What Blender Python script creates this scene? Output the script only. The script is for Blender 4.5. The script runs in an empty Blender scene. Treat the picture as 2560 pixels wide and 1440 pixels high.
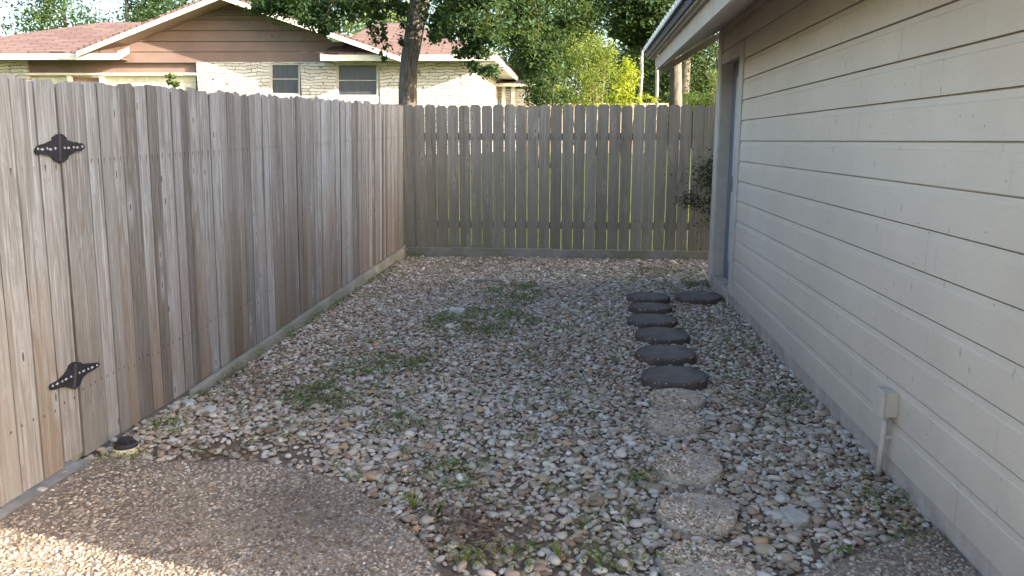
import bpy, bmesh, math, random
import numpy as np
from mathutils import Vector
random.seed(7); rng = np.random.default_rng(7)
S = bpy.context.scene
COL = S.collection
R = math.radians

# ------------------------------------------------------------------ camera
F = 1950.0                                    # focal length in 2560-px units
PITCH = math.atan(369 / F); YAW = R(4.953); CAMZ = 1.5
cam = bpy.data.objects.new('camera', bpy.data.cameras.new('camera')); COL.objects.link(cam)
cam.data.sensor_width = 36; cam.data.lens = F / 2560 * 36
cam.data.clip_start = 0.05; cam.data.clip_end = 2000
cam.location = (0, 0, CAMZ); cam.rotation_euler = (math.pi / 2 - PITCH, 0, YAW)
S.camera = cam
# ------------------------------------------------------------------ world, sun, exposure
SUN_AZ = np.array([0.970, -0.243]); SUN_EL = R(18.5)
W = bpy.data.worlds.new('World'); S.world = W; W.use_nodes = True
nt = W.node_tree; nt.nodes.clear()
wo = nt.nodes.new('ShaderNodeOutputWorld'); bg = nt.nodes.new('ShaderNodeBackground')
sk = nt.nodes.new('ShaderNodeTexSky'); sk.sky_type = 'NISHITA'; sk.sun_disc = False
sk.sun_elevation = SUN_EL; sk.sun_rotation = math.atan2(SUN_AZ[0], SUN_AZ[1])
sk.air_density = 0.9; sk.dust_density = 3.0; sk.ozone_density = 0.6
bg.inputs[1].default_value = 0.145
nt.links.new(sk.outputs[0], bg.inputs[0]); nt.links.new(bg.outputs[0], wo.inputs[0])
sd = bpy.data.lights.new('sun', 'SUN'); sd.energy = 5.0; sd.angle = R(0.5); sd.color = (1.0, 0.89, 0.73)
sun = bpy.data.objects.new('sun', sd); COL.objects.link(sun); sun.location = (12, -4, 14)
sv = Vector((SUN_AZ[0] * math.cos(SUN_EL), SUN_AZ[1] * math.cos(SUN_EL), math.sin(SUN_EL)))
sun.rotation_euler = sv.to_track_quat('Z', 'Y').to_euler()
S.view_settings.view_transform = 'Standard'; S.view_settings.look = 'None'
S.view_settings.gamma = 1; S.view_settings.use_curve_mapping = False
S.view_settings.exposure = 2.27
S.render.engine = 'CYCLES'
S.cycles.use_denoising = True
S.cycles.max_bounces = 8; S.cycles.transparent_max_bounces = 8

# ------------------------------------------------------------------ pixel helpers: photo pixel -> point on a real plane
fw = np.array([-math.sin(YAW) * math.cos(PITCH), math.cos(YAW) * math.cos(PITCH), -math.sin(PITCH)])
rt = np.array([math.cos(YAW), math.sin(YAW), 0.0]); up = np.cross(rt, fw)
fh = np.array([-math.sin(YAW), math.cos(YAW), 0.0]); CAM = np.array([0, 0, CAMZ])
def ray(x, y): return fw + rt * (x - 1280) / F - up * (y - 720) / F
def onX(x, y, X): r = ray(x, y); return CAM + r * X / r[0]
def onZ(x, y, Z=0.0): r = ray(x, y); return CAM + r * (Z - CAMZ) / r[2]
def onD(x, y, D): r = ray(x, y); return CAM + r * D / (r @ fh)
def pxm(D): return D / 1985.0                 # metres per photo pixel at distance D
def gh(x, y):                                  # terrain height: level yard, lawn rising behind it
    t = np.clip((np.asarray(y, float) - 10.4) / 9.0, 0, 1)
    return -0.03 + 1.15 * t * t * (3 - 2 * t)

# ------------------------------------------------------------------ object helpers
class MB:
    def __init__(s): s.v = []; s.f = []; s.a = {'rnd': [], 'bu': [], 'bv': []}; s.mi = []
    def add(s, vs, fs, rnd=0.0, bu=None, bv=None, mi=0):
        n = len(s.v); s.v += [tuple(map(float, v)) for v in vs]
        s.f += [tuple(i + n for i in f) for f in fs]; s.mi += [mi] * len(fs)
        k = len(vs); s.a['rnd'] += [rnd] * k
        s.a['bu'] += list(bu) if bu is not None else [0.5] * k
        s.a['bv'] += list(bv) if bv is not None else [0.0] * k
    def box(s, lo, hi, rnd=0.0, mi=0):
        x0, y0, z0 = lo; x1, y1, z1 = hi
        s.add([(x0,y0,z0),(x1,y0,z0),(x1,y1,z0),(x0,y1,z0),(x0,y0,z1),(x1,y0,z1),(x1,y1,z1),(x0,y1,z1)],
              [(0,3,2,1),(4,5,6,7),(0,1,5,4),(1,2,6,5),(2,3,7,6),(3,0,4,7)], rnd, mi=mi)
    def prism(s, poly, d, rnd=0.0, mi=0):      # poly: 3-D points of the front face, d: extrusion vector
        n = len(poly); d = np.array(d, float); p = [np.array(q, float) for q in poly]
        s.add(p + [q + d for q in p], [tuple(range(n)), tuple(range(2 * n - 1, n - 1, -1))] +
              [(i, n + i, n + (i + 1) % n, (i + 1) % n) for i in range(n)], rnd, mi=mi)
    def tube(s, pts, rad, seg=8, rnd=0.0, cap=True, rough=0.0):
        pts = [np.array(p, float) for p in pts]; m = len(pts); vs = []
        for i, p in enumerate(pts):
            t = pts[min(i + 1, m - 1)] - pts[max(i - 1, 0)]; t /= np.linalg.norm(t) + 1e-9
            a = np.cross(t, (0, 0, 1.0) if abs(t[2]) < .9 else (1.0, 0, 0)); a /= np.linalg.norm(a); b = np.cross(t, a)
            for k in range(seg):
                th = 2 * math.pi * k / seg; r = rad[i] * (1 + rough * (random.random() - .5))
                vs.append(p + (a * math.cos(th) + b * math.sin(th)) * r)
        fs = [(i * seg + k, i * seg + (k + 1) % seg, (i + 1) * seg + (k + 1) % seg, (i + 1) * seg + k) for i in range(m - 1) for k in range(seg)]
        if cap: fs += [tuple(range(seg - 1, -1, -1)), tuple(range((m - 1) * seg, m * seg))]
        s.add(vs, fs, rnd)
    def build(s, name, mats, parent=None, smooth=False):
        return mesh_obj(name, np.array(s.v), s.f, mats, parent, smooth, {k: np.array(v) for k, v in s.a.items()}, s.mi)
def wloc(o):
    p = np.zeros(3)
    while o: p = p + np.array(o.location); o = o.parent
    return p
def mesh_obj(name, V, Fc, mats, parent=None, smooth=False, attrs=None, mi=None):
    me = bpy.data.meshes.new(name); V = np.asarray(V, float)
    if parent is None: base = np.array([V[:, 0].mean(), V[:, 1].mean(), V[:, 2].min()])
    else: base = wloc(parent)
    L = V - base
    if isinstance(Fc, np.ndarray):
        n = len(Fc); k = Fc.shape[1]
        me.vertices.add(len(L)); me.vertices.foreach_set('co', L.astype(np.float32).ravel())
        me.loops.add(n * k); me.loops.foreach_set('vertex_index', Fc.astype(np.int32).ravel())
        me.polygons.add(n); me.polygons.foreach_set('loop_start', np.arange(0, n * k, k, dtype=np.int32))
        me.update(calc_edges=True)
    else:
        me.from_pydata([tuple(v) for v in L], [], Fc); me.update()
    for a, v in (attrs or {}).items():
        if v.ndim == 1:
            at = me.attributes.new(a, 'FLOAT', 'POINT'); at.data.foreach_set('value', v.astype(np.float32))
        else:
            at = me.attributes.new(a, 'FLOAT_COLOR', 'POINT'); at.data.foreach_set('color', v.astype(np.float32).ravel())
    for m in (mats if isinstance(mats, (list, tuple)) else [mats]): me.materials.append(m)
    if mi is not None and any(mi): me.polygons.foreach_set('material_index', np.array(mi, np.int32))
    if smooth: me.polygons.foreach_set('use_smooth', np.ones(len(me.polygons), bool))
    o = bpy.data.objects.new(name, me); COL.objects.link(o)
    if parent is None: o.location = base
    else: o.parent = parent
    return o
def bevel(o, w=0.004, seg=2):
    m = o.modifiers.new('bevel', 'BEVEL'); m.width = w; m.segments = seg; m.limit_method = 'ANGLE'; return o
def tag(o, label, cat, group=None):
    o['label'] = label; o['category'] = cat
    if group: o['group'] = group
    return o
def kind(o, k, label=None):
    o['kind'] = k
    if label: o['label'] = label
    return o
def empty(name, loc, label, cat, group=None):
    o = bpy.data.objects.new(name, None); COL.objects.link(o); o.location = tuple(map(float, loc)); o.empty_display_size = .1
    return tag(o, label, cat, group)

# ------------------------------------------------------------------ material helpers
class NT:
    def __init__(s, name):
        s.m = bpy.data.materials.new(name); s.m.use_nodes = True; s.t = s.m.node_tree
        s.p = s.t.nodes['Principled BSDF']; s.out = s.t.nodes['Material Output']
    def n(s, typ, **kw):
        o = s.t.nodes.new('ShaderNode' + typ)
        for k, v in kw.items(): setattr(o, k, v)
        return o
    def l(s, a, b): s.t.links.new(a, b)
    def val(s, x, sock):
        if isinstance(x, (int, float)): sock.default_value = x
        elif isinstance(x, tuple): sock.default_value = x if len(x) == len(sock.default_value) else x + (1,)
        else: s.l(x, sock)
    def coord(s, scale=(1, 1, 1), which='Object', off=None):
        tc = s.n('TexCoord'); mp = s.n('Mapping'); mp.inputs['Scale'].default_value = scale
        s.l(tc.outputs[which], mp.inputs['Vector'])
        if off is not None: s.l(off, mp.inputs['Location'])
        return mp.outputs[0]
    def noise(s, vec, scale=5, detail=4, rough=.55, dist=0.0):
        o = s.n('TexNoise'); o.inputs['Scale'].default_value = scale; o.inputs['Detail'].default_value = detail
        o.inputs['Roughness'].default_value = rough; o.inputs['Distortion'].default_value = dist
        s.l(vec, o.inputs['Vector']); return o.outputs['Fac']
    def vor(s, vec, scale=5, feature='F1', out='Distance', rand=1.0):
        o = s.n('TexVoronoi'); o.feature = feature; o.inputs['Scale'].default_value = scale; o.inputs['Randomness'].default_value = rand
        s.l(vec, o.inputs['Vector']); return o.outputs[out]
    def ramp(s, fac, stops, interp='LINEAR'):
        o = s.n('ValToRGB'); cr = o.color_ramp; cr.interpolation = interp
        while len(cr.elements) < len(stops): cr.elements.new(0.5)
        for e, (p, c) in zip(cr.elements, stops):
            e.position = p; e.color = (c, c, c, 1) if isinstance(c, (int, float)) else tuple(c) + (1,)
        s.l(fac, o.inputs[0]); return o.outputs[0]
    def mix(s, fac, a, b, mode='MIX'):
        o = s.n('Mix'); o.data_type = 'RGBA'; o.blend_type = mode
        s.val(fac, o.inputs[0]); s.val(a, o.inputs[6]); s.val(b, o.inputs[7]); return o.outputs[2]
    def math(s, op, a, b=0.0, c=0.0):
        o = s.n('Math'); o.operation = op
        s.val(a, o.inputs[0]); s.val(b, o.inputs[1]); s.val(c, o.inputs[2]); return o.outputs[0]
    def attr(s, name, out='Fac'):
        o = s.n('Attribute'); o.attribute_name = name; return o.outputs[out]
    def bump(s, h, strength=.4, dist=.01, prev=None):
        o = s.n('Bump'); o.inputs['Strength'].default_value = strength; o.inputs['Distance'].default_value = dist
        s.l(h, o.inputs['Height'])
        if prev is not None: s.l(prev, o.inputs['Normal'])
        return o.outputs[0]
    def fin(s, col=None, rough=.8, norm=None, spec=.3, metal=0.0):
        if col is not None: s.val(col, s.p.inputs['Base Color'])
        s.val(rough, s.p.inputs['Roughness']); s.p.inputs['Specular IOR Level'].default_value = spec
        s.p.inputs['Metallic'].default_value = metal
        if norm is not None: s.l(norm, s.p.inputs['Normal'])
        return s.m

def m_wood(name, light, mid, dark, warm, warm_amt=1.0, stain_z=True, green=0.0, vary=1.0):
    s = NT(name); rnd = s.attr('rnd'); bu = s.attr('bu'); bv = s.attr('bv')
    cx = s.n('CombineXYZ'); s.l(s.math('MULTIPLY', rnd, 37.0), cx.inputs[0]); s.l(s.math('MULTIPLY', rnd, 91.0), cx.inputs[2])
    tc = s.n('TexCoord'); sx = s.n('SeparateXYZ'); s.l(tc.outputs['Object'], sx.inputs[0])
    b = s.n('CombineXYZ'); s.l(s.math('ADD', s.math('MULTIPLY', bu, .14), s.math('MULTIPLY', rnd, 37.)), b.inputs[0])
    s.l(s.math('MULTIPLY', rnd, 11.), b.inputs[1]); s.l(s.math('ADD', sx.outputs[2], s.math('MULTIPLY', rnd, 91.)), b.inputs[2])
    mp = s.n('Mapping'); mp.inputs['Scale'].default_value = (1, 1, .028); s.l(b.outputs[0], mp.inputs[0])
    mp2 = s.n('Mapping'); mp2.inputs['Scale'].default_value = (1, 1, .12); s.l(b.outputs[0], mp2.inputs[0])
    fine = s.noise(mp.outputs[0], 190, 5, .7, .4)
    mp3 = s.n('Mapping'); mp3.inputs['Scale'].default_value = (1, 1, .02); s.l(b.outputs[0], mp3.inputs[0])
    streak = s.noise(mp3.outputs[0], 52, 3, .6, .8)          # centimetre-wide bands that run the board's length
    broad = s.noise(mp2.outputs[0], 18, 4, .6, 1.6)          # cathedral figure
    tone = s.noise(mp2.outputs[0], 5, 2, .5)
    gsum = s.math('ADD', s.math('MULTIPLY', fine, .5), s.math('MULTIPLY', streak, .5))
    col = s.ramp(gsum, [(.36, dark), (.46, mid), (.53, tuple(.5 * (np.array(mid) + np.array(light)))), (.62, light)])
    col = s.mix(s.ramp(broad, [(.40, .65), (.52, 0.0), (.56, .0), (.60, .5)]), col, s.mix(.45, mid, dark), 'MIX')
    col = s.mix(s.math('MULTIPLY', s.ramp(tone, [(.45, 0.0), (.7, .7)]), .7), col, light)
    col = s.mix(s.ramp(streak, [(.60, 0.0), (.72, .7)]), col, tuple(np.array(light) * np.array([1.2, 1.25, 1.32])))
    col = s.mix(s.ramp(streak, [(.27, .8), (.36, 0.0)]), col, tuple(np.array(dark) * .9))
    # boards browner low down, uneven border: weathering plus painted warm bounce glow
    zz = s.math('ADD', sx.outputs[2], s.math('MULTIPLY', s.math('SUBTRACT', broad, .5), 1.6))
    low = s.ramp(zz, [(.0, .95), (.95, .35), (1.4, .0)])
    low = s.math('MULTIPLY', low, s.math('MULTIPLY', s.ramp(rnd, [(.0, .2), (1., 1.)]), warm_amt))
    col = s.mix(low, col, s.mix(fine, s.mix(.45, warm, dark), warm))
    # whole-board tone
    col = s.mix(1.0, col, s.ramp(s.math('FRACT', s.math('MULTIPLY', rnd, 7.31)), [(0, tuple(1 - vary * np.array([.34, .37, .40]))), (.15, tuple(1 - vary * np.array([.19, .21, .22]))), (.5, (.98, .97, .96)), (.8, tuple(1 + vary * np.array([.08, .09, .10]))), (1, tuple(1 + vary * np.array([.26, .29, .33])))]), 'MULTIPLY')
    # knots
    kv = s.n('Mapping'); kv.inputs['Scale'].default_value = (1, 1, .30); s.l(b.outputs[0], kv.inputs[0])
    ks = s.n('SeparateXYZ'); s.l(kv.outputs[0], ks.inputs[0]); kc = s.n('CombineXYZ'); s.l(ks.outputs[0], kc.inputs[0]); s.l(ks.outputs[2], kc.inputs[1])
    kd = s.n('TexVoronoi'); kd.voronoi_dimensions = '2D'; kd.inputs['Scale'].default_value = 6.5; s.l(kc.outputs[0], kd.inputs['Vector'])
    sel = s.n('SeparateColor'); s.l(kd.outputs['Color'], sel.inputs[0])
    on = s.math('GREATER_THAN', sel.outputs[0], .72)
    ring = s.ramp(kd.outputs['Distance'], [(0, .9), (.035, .8), (.05, .0), (.07, .0), (.08, .3), (.095, 0.)])
    halo = s.ramp(kd.outputs['Distance'], [(.045, .8), (.11, .45), (.26, 0.0)])
    col = s.mix(s.math('MULTIPLY', halo, on), col, tuple(np.array(light) * 1.15))
    col = s.mix(s.math('MULTIPLY', ring, on), col, tuple(np.array(dark) * .4))
    edge = s.ramp(s.math('ABSOLUTE', s.math('SUBTRACT', bu, .5)), [(.465, 0.), (.495, .48)])     # shade of the gaps between boards painted onto their edges
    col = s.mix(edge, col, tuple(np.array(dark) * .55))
    if stain_z:   # two rusty nail streaks per board at the rail
        du = s.math('ABSOLUTE', s.math('SUBTRACT', s.math('ABSOLUTE', s.math('SUBTRACT', bu, .5)), .27))
        a = s.math('LESS_THAN', du, .035)
        v1 = s.ramp(s.math('ADD', s.math('MULTIPLY', bv, s.math('ADD', s.math('MULTIPLY', s.math('FRACT', s.math('MULTIPLY', rnd, 29.3)), 7.0), 3.0)), .5), [(0, 0.0), (.2, 0.0), (.46, 1.0), (.5, 1.0), (.505, 0.0), (1, 0.0)])
        col = s.mix(s.math('MULTIPLY', s.math('MULTIPLY', a, v1), s.ramp(s.math('FRACT', s.math('MULTIPLY', rnd, 13.7)), [(0, .15), (.6, .9)])), col, tuple(np.array(dark) * .35))
        v2 = s.math('LESS_THAN', s.math('ABSOLUTE', s.math('ADD', bv, s.math('ADD', 1.05, s.math('MULTIPLY', rnd, .03)))), .006)
        col = s.mix(s.math('MULTIPLY', s.math('MULTIPLY', a, v2), .8), col, tuple(np.array(dark) * .3))
    if green:     # algae near the soil and in streaks
        g = s.math('MULTIPLY', s.ramp(zz, [(.0, 1.0), (1.0, .25)]), green)
        col = s.mix(g, col, (.16, .17, .10))
    nrm = s.bump(fine, .35, .004)
    return s.fin(col, .85, nrm, .2)
M = {}
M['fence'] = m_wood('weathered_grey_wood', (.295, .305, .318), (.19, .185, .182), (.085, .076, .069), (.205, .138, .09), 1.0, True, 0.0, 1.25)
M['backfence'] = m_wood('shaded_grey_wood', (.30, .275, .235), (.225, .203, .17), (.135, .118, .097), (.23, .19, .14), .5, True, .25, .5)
M['farwood'] = m_wood('tan_wood', (.5, .42, .3), (.42, .34, .24), (.3, .22, .15), (.4, .3, .2), .3, False)
def m_board(name, c, green=.0):
    s = NT(name); v = s.coord((1, 1, 1)); f = s.noise(v, 9, 6, .65, .4)
    col = s.mix(s.ramp(f, [(.3, 0.0), (.7, 1.0)]), tuple(np.array(c) * .62), c)
    if green: col = s.mix(s.math('MULTIPLY', s.ramp(s.noise(v, 2.3, 3), [(.4, 0.), (.65, 1.)]), green), col, (.12, .14, .06))
    return s.fin(col, .85, s.bump(s.noise(s.coord((1, 1, 1)), 60, 4), .3, .004), .2)
M['kick'] = m_board('kickboard_wood', (.33, .31, .28), .55)
M['dkwood'] = m_board('old_rail_wood', (.17, .15, .13))

def m_siding():
    s = NT('beige_painted_siding'); rnd = s.attr('rnd')
    cx = s.n('CombineXYZ'); s.l(s.math('MULTIPLY', rnd, 53.), cx.inputs[1]); s.l(s.math('MULTIPLY', rnd, 17.), cx.inputs[2])
    v = s.coord((1, .10, 1), 'Object', cx.outputs[0])
    g = s.noise(v, 85, 5, .6, 2.2); b = s.noise(s.coord((1, 1, 1)), 1.1, 3)
    col = s.mix(s.ramp(b, [(.35, 0.), (.68, 1.)]), (.53, .442, .345), (.595, .505, .40))
    col = s.mix(s.math('MULTIPLY', s.ramp(g, [(.3, 1.), (.5, 0.)]), .16), col, (.30, .26, .22))
    # scuffs, mildew drips and paint chips: sparse, drawn out downward
    tq = s.n('TexCoord'); sq = s.n('SeparateXYZ'); s.l(tq.outputs['Object'], sq.inputs[0])
    def marks(scale, sy, sz, keep, r0, r1, nscale, namp, amt, c, col):
        cq = s.n('CombineXYZ'); s.l(s.math('MULTIPLY', sq.outputs[1], sy), cq.inputs[0]); s.l(s.math('MULTIPLY', sq.outputs[2], sz), cq.inputs[1])
        vq = s.n('TexVoronoi'); vq.voronoi_dimensions = '2D'; vq.inputs['Scale'].default_value = scale; s.l(cq.outputs[0], vq.inputs['Vector'])
        cc = s.n('SeparateColor'); s.l(vq.outputs['Color'], cc.inputs[0])
        d = s.math('ADD', vq.outputs['Distance'], s.math('MULTIPLY', s.noise(cq.outputs[0], nscale, 4, .7), namp))
        m = s.math('MULTIPLY', s.math('MULTIPLY', s.ramp(d, [(r0, 1.), (r1, 0.)]), s.math('GREATER_THAN', cc.outputs[0], keep)), amt)
        return s.mix(m, col, c)
    col = marks(5, 2.2, .8, .80, .10, .17, 30, .16, .55, (.19, .165, .145), col)
    col = marks(4, 2.6, .5, .8, .16, .30, 22, .30, .2, (.28, .245, .21), col)
    col = marks(11, 1, 1, .86, .06, .09, 40, .06, .7, (.12, .10, .085), col)
    col = marks(17, 1, 1.8, .88, .08, .12, 60, .10, .6, (.17, .13, .10), col)
    # grey dirt splashed up near the ground
    tc = s.n('TexCoord'); sx = s.n('SeparateXYZ'); s.l(tc.outputs['Object'], sx.inputs[0])
    zz = s.math('ADD', sx.outputs[2], s.math('MULTIPLY', s.noise(s.coord((1, 1, 1)), 7, 5, .65), .5))
    col = s.mix(s.ramp(zz, [(.28, .55), (.75, 0.)]), col, (.36, .32, .275))
    return s.fin(col, .62, s.bump(g, .3, .003), .3)
M['siding'] = m_siding()
def m_paint(name, c, rough=.6, var=.12, scale=6, bump=.08):
    s = NT(name); v = s.coord(); f = s.noise(v, scale, 5, .6)
    col = s.mix(s.ramp(f, [(.35, 0.), (.7, 1.)]), tuple(np.array(c) * (1 - var)), tuple(np.minimum(np.array(c) * (1 + var), .95)))
    return s.fin(col, rough, s.bump(s.noise(v, scale * 14, 3), bump, .004), .3)
M['trim'] = m_paint('beige_trim_paint', (.47, .42, .36)); M['soffit'] = m_paint('taupe_soffit_paint', (.40, .35, .295))
M['door'] = m_paint('slate_door_paint', (.13, .145, .175), .4); M['doorlight'] = m_paint('pale_grey_paint', (.42, .42, .41), .5)
M['concrete'] = m_paint('pinkish_foundation_concrete', (.37, .315, .265), .9, .2, 7, .3)
M['curb'] = m_paint('grey_curb_concrete', (.25, .225, .20), .9, .25, 9, .35)
M['metal'] = m_paint('grey_roof_metal', (.55, .56, .58), .35)
M['metal'].node_tree.nodes['Principled BSDF'].inputs['Metallic'].default_value = .6
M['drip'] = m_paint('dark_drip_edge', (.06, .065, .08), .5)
M['box'] = m_paint('tan_box_paint', (.50, .44, .36), .5); M['iron'] = m_paint('black_hinge_iron', (.022, .022, .03), .5, .3, 30)
M['screw'] = NT('bright_screw').fin((.42, .42, .42), .45, None, .5, .5)
M['holewood'] = m_paint('grey_wood_in_hole', (.40, .38, .36))
M['cream'] = m_paint('cream_pvc', (.58, .50, .33), .5); M['blackpvc'] = m_paint('black_cap_plastic', (.03, .028, .032), .55)
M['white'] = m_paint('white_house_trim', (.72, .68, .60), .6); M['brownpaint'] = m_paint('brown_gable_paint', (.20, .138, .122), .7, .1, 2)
M['brownlight'] = m_paint('reddish_brown_panel', (.30, .17, .12), .7); M['garage'] = m_paint('cream_garage_paint', (.66, .60, .47), .6)
M['tanwall'] = m_paint('tan_plaster', (.44, .415, .38), .8)
def m_glass():
    s = NT('dark_window_screen'); v = s.coord((1, 1, 1)); f = s.noise(s.coord((5, 5, .6)), 2.2, 2)
    return s.fin(s.mix(f, (.03, .034, .045), (.07, .075, .09)), .22, None, .5)
M['glass'] = m_glass()
def m_shingle():
    s = NT('red_brown_shingle'); bt = s.n('TexBrick'); bt.offset = .5
    s.l(s.attr('uvw', 'Vector'), bt.inputs['Vector'])
    bt.inputs['Scale'].default_value = 1; bt.inputs['Brick Width'].default_value = .75; bt.inputs['Row Height'].default_value = .165
    bt.inputs['Mortar Size'].default_value = .02; bt.inputs['Bias'].default_value = 0
    bt.inputs['Color1'].default_value = (.145, .09, .078, 1); bt.inputs['Color2'].default_value = (.21, .14, .122, 1); bt.inputs['Mortar'].default_value = (.04, .022, .02, 1)
    nz = s.noise(s.attr('uvw', 'Vector'), 3, 5)
    col = s.mix(.22, bt.outputs[0], s.ramp(nz, [(.3, (.12, .072, .06)), (.7, (.22, .148, .128))]))
    return s.fin(col, .9, s.bump(bt.outputs['Fac'], -.4, .01), .2)
M['shingle'] = m_shingle()
def m_stone():
    s = NT('pale_ledge_stone'); v = s.attr('uvw', 'Vector')
    nz = s.n('TexNoise'); nz.inputs['Scale'].default_value = 2.6; nz.inputs['Detail'].default_value = 3; s.l(v, nz.inputs['Vector'])
    sub = s.n('VectorMath'); sub.operation = 'SUBTRACT'; s.l(nz.outputs['Color'], sub.inputs[0]); sub.inputs[1].default_value = (.5, .5, .5)
    mul = s.n('VectorMath'); mul.operation = 'MULTIPLY'; s.l(sub.outputs[0], mul.inputs[0]); mul.inputs[1].default_value = (.6, .16, .1)
    ad = s.n('VectorMath'); ad.operation = 'ADD'; s.l(v, ad.inputs[0]); s.l(mul.outputs[0], ad.inputs[1])
    bt = s.n('TexBrick'); bt.offset = .43; bt.offset_frequency = 2; bt.squash = 1.5; bt.squash_frequency = 3
    s.l(ad.outputs[0], bt.inputs['Vector']); bt.inputs['Scale'].default_value = 1
    bt.inputs['Brick Width'].default_value = .34; bt.inputs['Row Height'].default_value = .085; bt.inputs['Mortar Size'].default_value = .011
    bt.inputs['Mortar Smooth'].default_value = .3; bt.inputs['Bias'].default_value = -.1
    bt.inputs['Color1'].default_value = (.60, .58, .545, 1); bt.inputs['Color2'].default_value = (.40, .37, .325, 1); bt.inputs['Mortar'].default_value = (.11, .09, .07, 1)
    f = s.noise(v, 12, 5); col = s.mix(s.math('MULTIPLY', s.ramp(f, [(.4, 0.), (.7, 1.)]), .4), bt.outputs[0], (.66, .63, .58))
    n1 = s.bump(bt.outputs['Fac'], -.9, .03); n2 = s.bump(f, .5, .02, n1)
    return s.fin(col, .9, n2, .2)
M['stone'] = m_stone()
def m_aggregate(name, scale, matrix, dark, stain, bump=.8):
    s = NT(name); v = s.coord()
    nz = s.n('TexNoise'); nz.inputs['Scale'].default_value = scale * .7; s.l(v, nz.inputs['Vector'])
    ad = s.n('VectorMath'); ad.operation = 'MULTIPLY_ADD'; s.l(nz.outputs['Color'], ad.inputs[0]); ad.inputs[1].default_value = (.35 / scale,) * 3; s.l(v, ad.inputs[2])
    vo = s.n('TexVoronoi'); vo.inputs['Scale'].default_value = scale; s.l(ad.outputs[0], vo.inputs['Vector'])
    sc = s.n('SeparateColor'); s.l(vo.outputs['Color'], sc.inputs[0])
    peb = s.ramp(sc.outputs[0], [(0, (.16, .12, .09)), (.2, (.28, .22, .17)), (.5, (.33, .28, .23)), (.8, (.40, .355, .30)), (1, (.52, .48, .43))])
    thr = s.math('MULTIPLY_ADD', sc.outputs[1], .35, .22)
    msk = s.math('LESS_THAN', vo.outputs['Distance'], thr)
    blot = s.noise(v, 1.3, 5, .6); blot2 = s.noise(v, 4.5, 4, .6)
    base = s.mix(s.ramp(blot2, [(.35, 0.), (.65, 1.)]), dark, matrix)
    col = s.mix(msk, base, peb)
    if stain: col = s.mix(s.math('MULTIPLY', s.ramp(blot, [(.42, 0.), (.6, 1.)]), stain), col, s.mix(.5, col, (.055, .045, .04)))
    h = s.math('MULTIPLY', s.math('SUBTRACT', thr, vo.outputs['Distance']), msk)
    return s.fin(col, .85, s.bump(h, bump, .01), .25)
M['slab'] = m_aggregate('exposed_aggregate_concrete', 62, (.25, .20, .155), (.125, .10, .08), .75)
M['aggstone'] = m_aggregate('pebbled_stepping_stone', 75, (.42, .37, .30), (.26, .22, .175), .0)
def m_darkstone():
    s = NT('dark_stepping_stone'); v = s.coord(); f = s.noise(v, 9, 5, .6); g = s.noise(v, 70, 3)
    col = s.mix(s.ramp(f, [(.35, 0.), (.7, 1.)]), (.072, .054, .047), (.115, .092, .082))
    tc = s.n('TexCoord'); sx = s.n('SeparateXYZ'); s.l(tc.outputs['Object'], sx.inputs[0])
    col = s.mix(s.math('MULTIPLY', s.attr('bv'), s.ramp(s.noise(v, 6, 4), [(.3, .25), (.65, .85)])), col, (.185, .16, .148))  # dusty centre; top painted lighter than the sides to imitate shading
    fl = s.math('LESS_THAN', s.vor(v, 45), s.math('MULTIPLY', s.attr('bu'), s.math('MULTIPLY', s.noise(v, 12, 2), .5)))
    col = s.mix(s.math('MULTIPLY', fl, .9), col, (.5, .48, .45))
    return s.fin(col, .8, s.bump(g, .4, .004), .2)
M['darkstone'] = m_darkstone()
def m_soil():
    s = NT('brown_soil'); v = s.coord(); f = s.noise(v, 14, 6, .7); g = s.noise(v, 90, 4)
    return s.fin(s.mix(s.ramp(f, [(.3, 0.), (.7, 1.)]), (.12, .085, .062), (.22, .16, .118)), .95, s.bump(g, .8, .01), .1)
M['soil'] = m_soil()
def m_lawn():
    s = NT('sunny_lawn'); v = s.coord(); f = s.noise(v, 1.1, 5); g = s.noise(v, 55, 3)
    col = s.mix(s.ramp(f, [(.35, 0.), (.65, 1.)]), (.075, .12, .022), (.12, .15, .04))
    return s.fin(s.mix(s.math('MULTIPLY', g, .5), col, (.05, .08, .015)), .9, s.bump(g, .9, .03), .15)
M['lawn'] = m_lawn()
def m_pebble():
    s = NT('river_pebble'); v = s.coord(); f = s.noise(v, 130, 3)
    c = s.mix(s.math('MULTIPLY', s.ramp(f, [(.35, 0.), (.7, 1.)]), .35), s.attr('pcol', 'Color'), s.mix(.5, s.attr('pcol', 'Color'), (.17, .13, .10)))
    return s.fin(c, .7, s.bump(s.noise(v, 60, 3), .25, .004), .3)
M['pebble'] = m_pebble()
def m_leaf(name, c0, c1, trans=.35, ct=None):
    s = NT(name); col = s.mix(s.attr('rnd'), c0, c1)
    s.fin(col, .6, None, .15)
    tr = s.n('BsdfTranslucent'); s.l(s.mix(.55, col, ct or (.20, .26, .03)), tr.inputs[0])
    mx = s.n('MixShader'); mx.inputs[0].default_value = trans
    s.l(s.p.outputs[0], mx.inputs[1]); s.l(tr.outputs[0], mx.inputs[2]); s.l(mx.outputs[0], s.out.inputs[0])
    return s.m
M['oak'] = m_leaf('oak_leaf', (.018, .045, .022), (.05, .09, .035), .3)
M['far'] = m_leaf('far_leaf', (.03, .06, .02), (.075, .115, .03), .35)
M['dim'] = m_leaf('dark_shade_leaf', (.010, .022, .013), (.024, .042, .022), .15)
M['bright'] = m_leaf('bright_leaf', (.14, .20, .02), (.30, .34, .04), .5, (.55, .6, .04))
M['olive'] = m_leaf('olive_leaf', (.085, .135, .03), (.20, .24, .05), .42, (.34, .40, .05))
M['weed'] = m_leaf('weed_leaf', (.085, .13, .04), (.17, .215, .075), .3)
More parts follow.
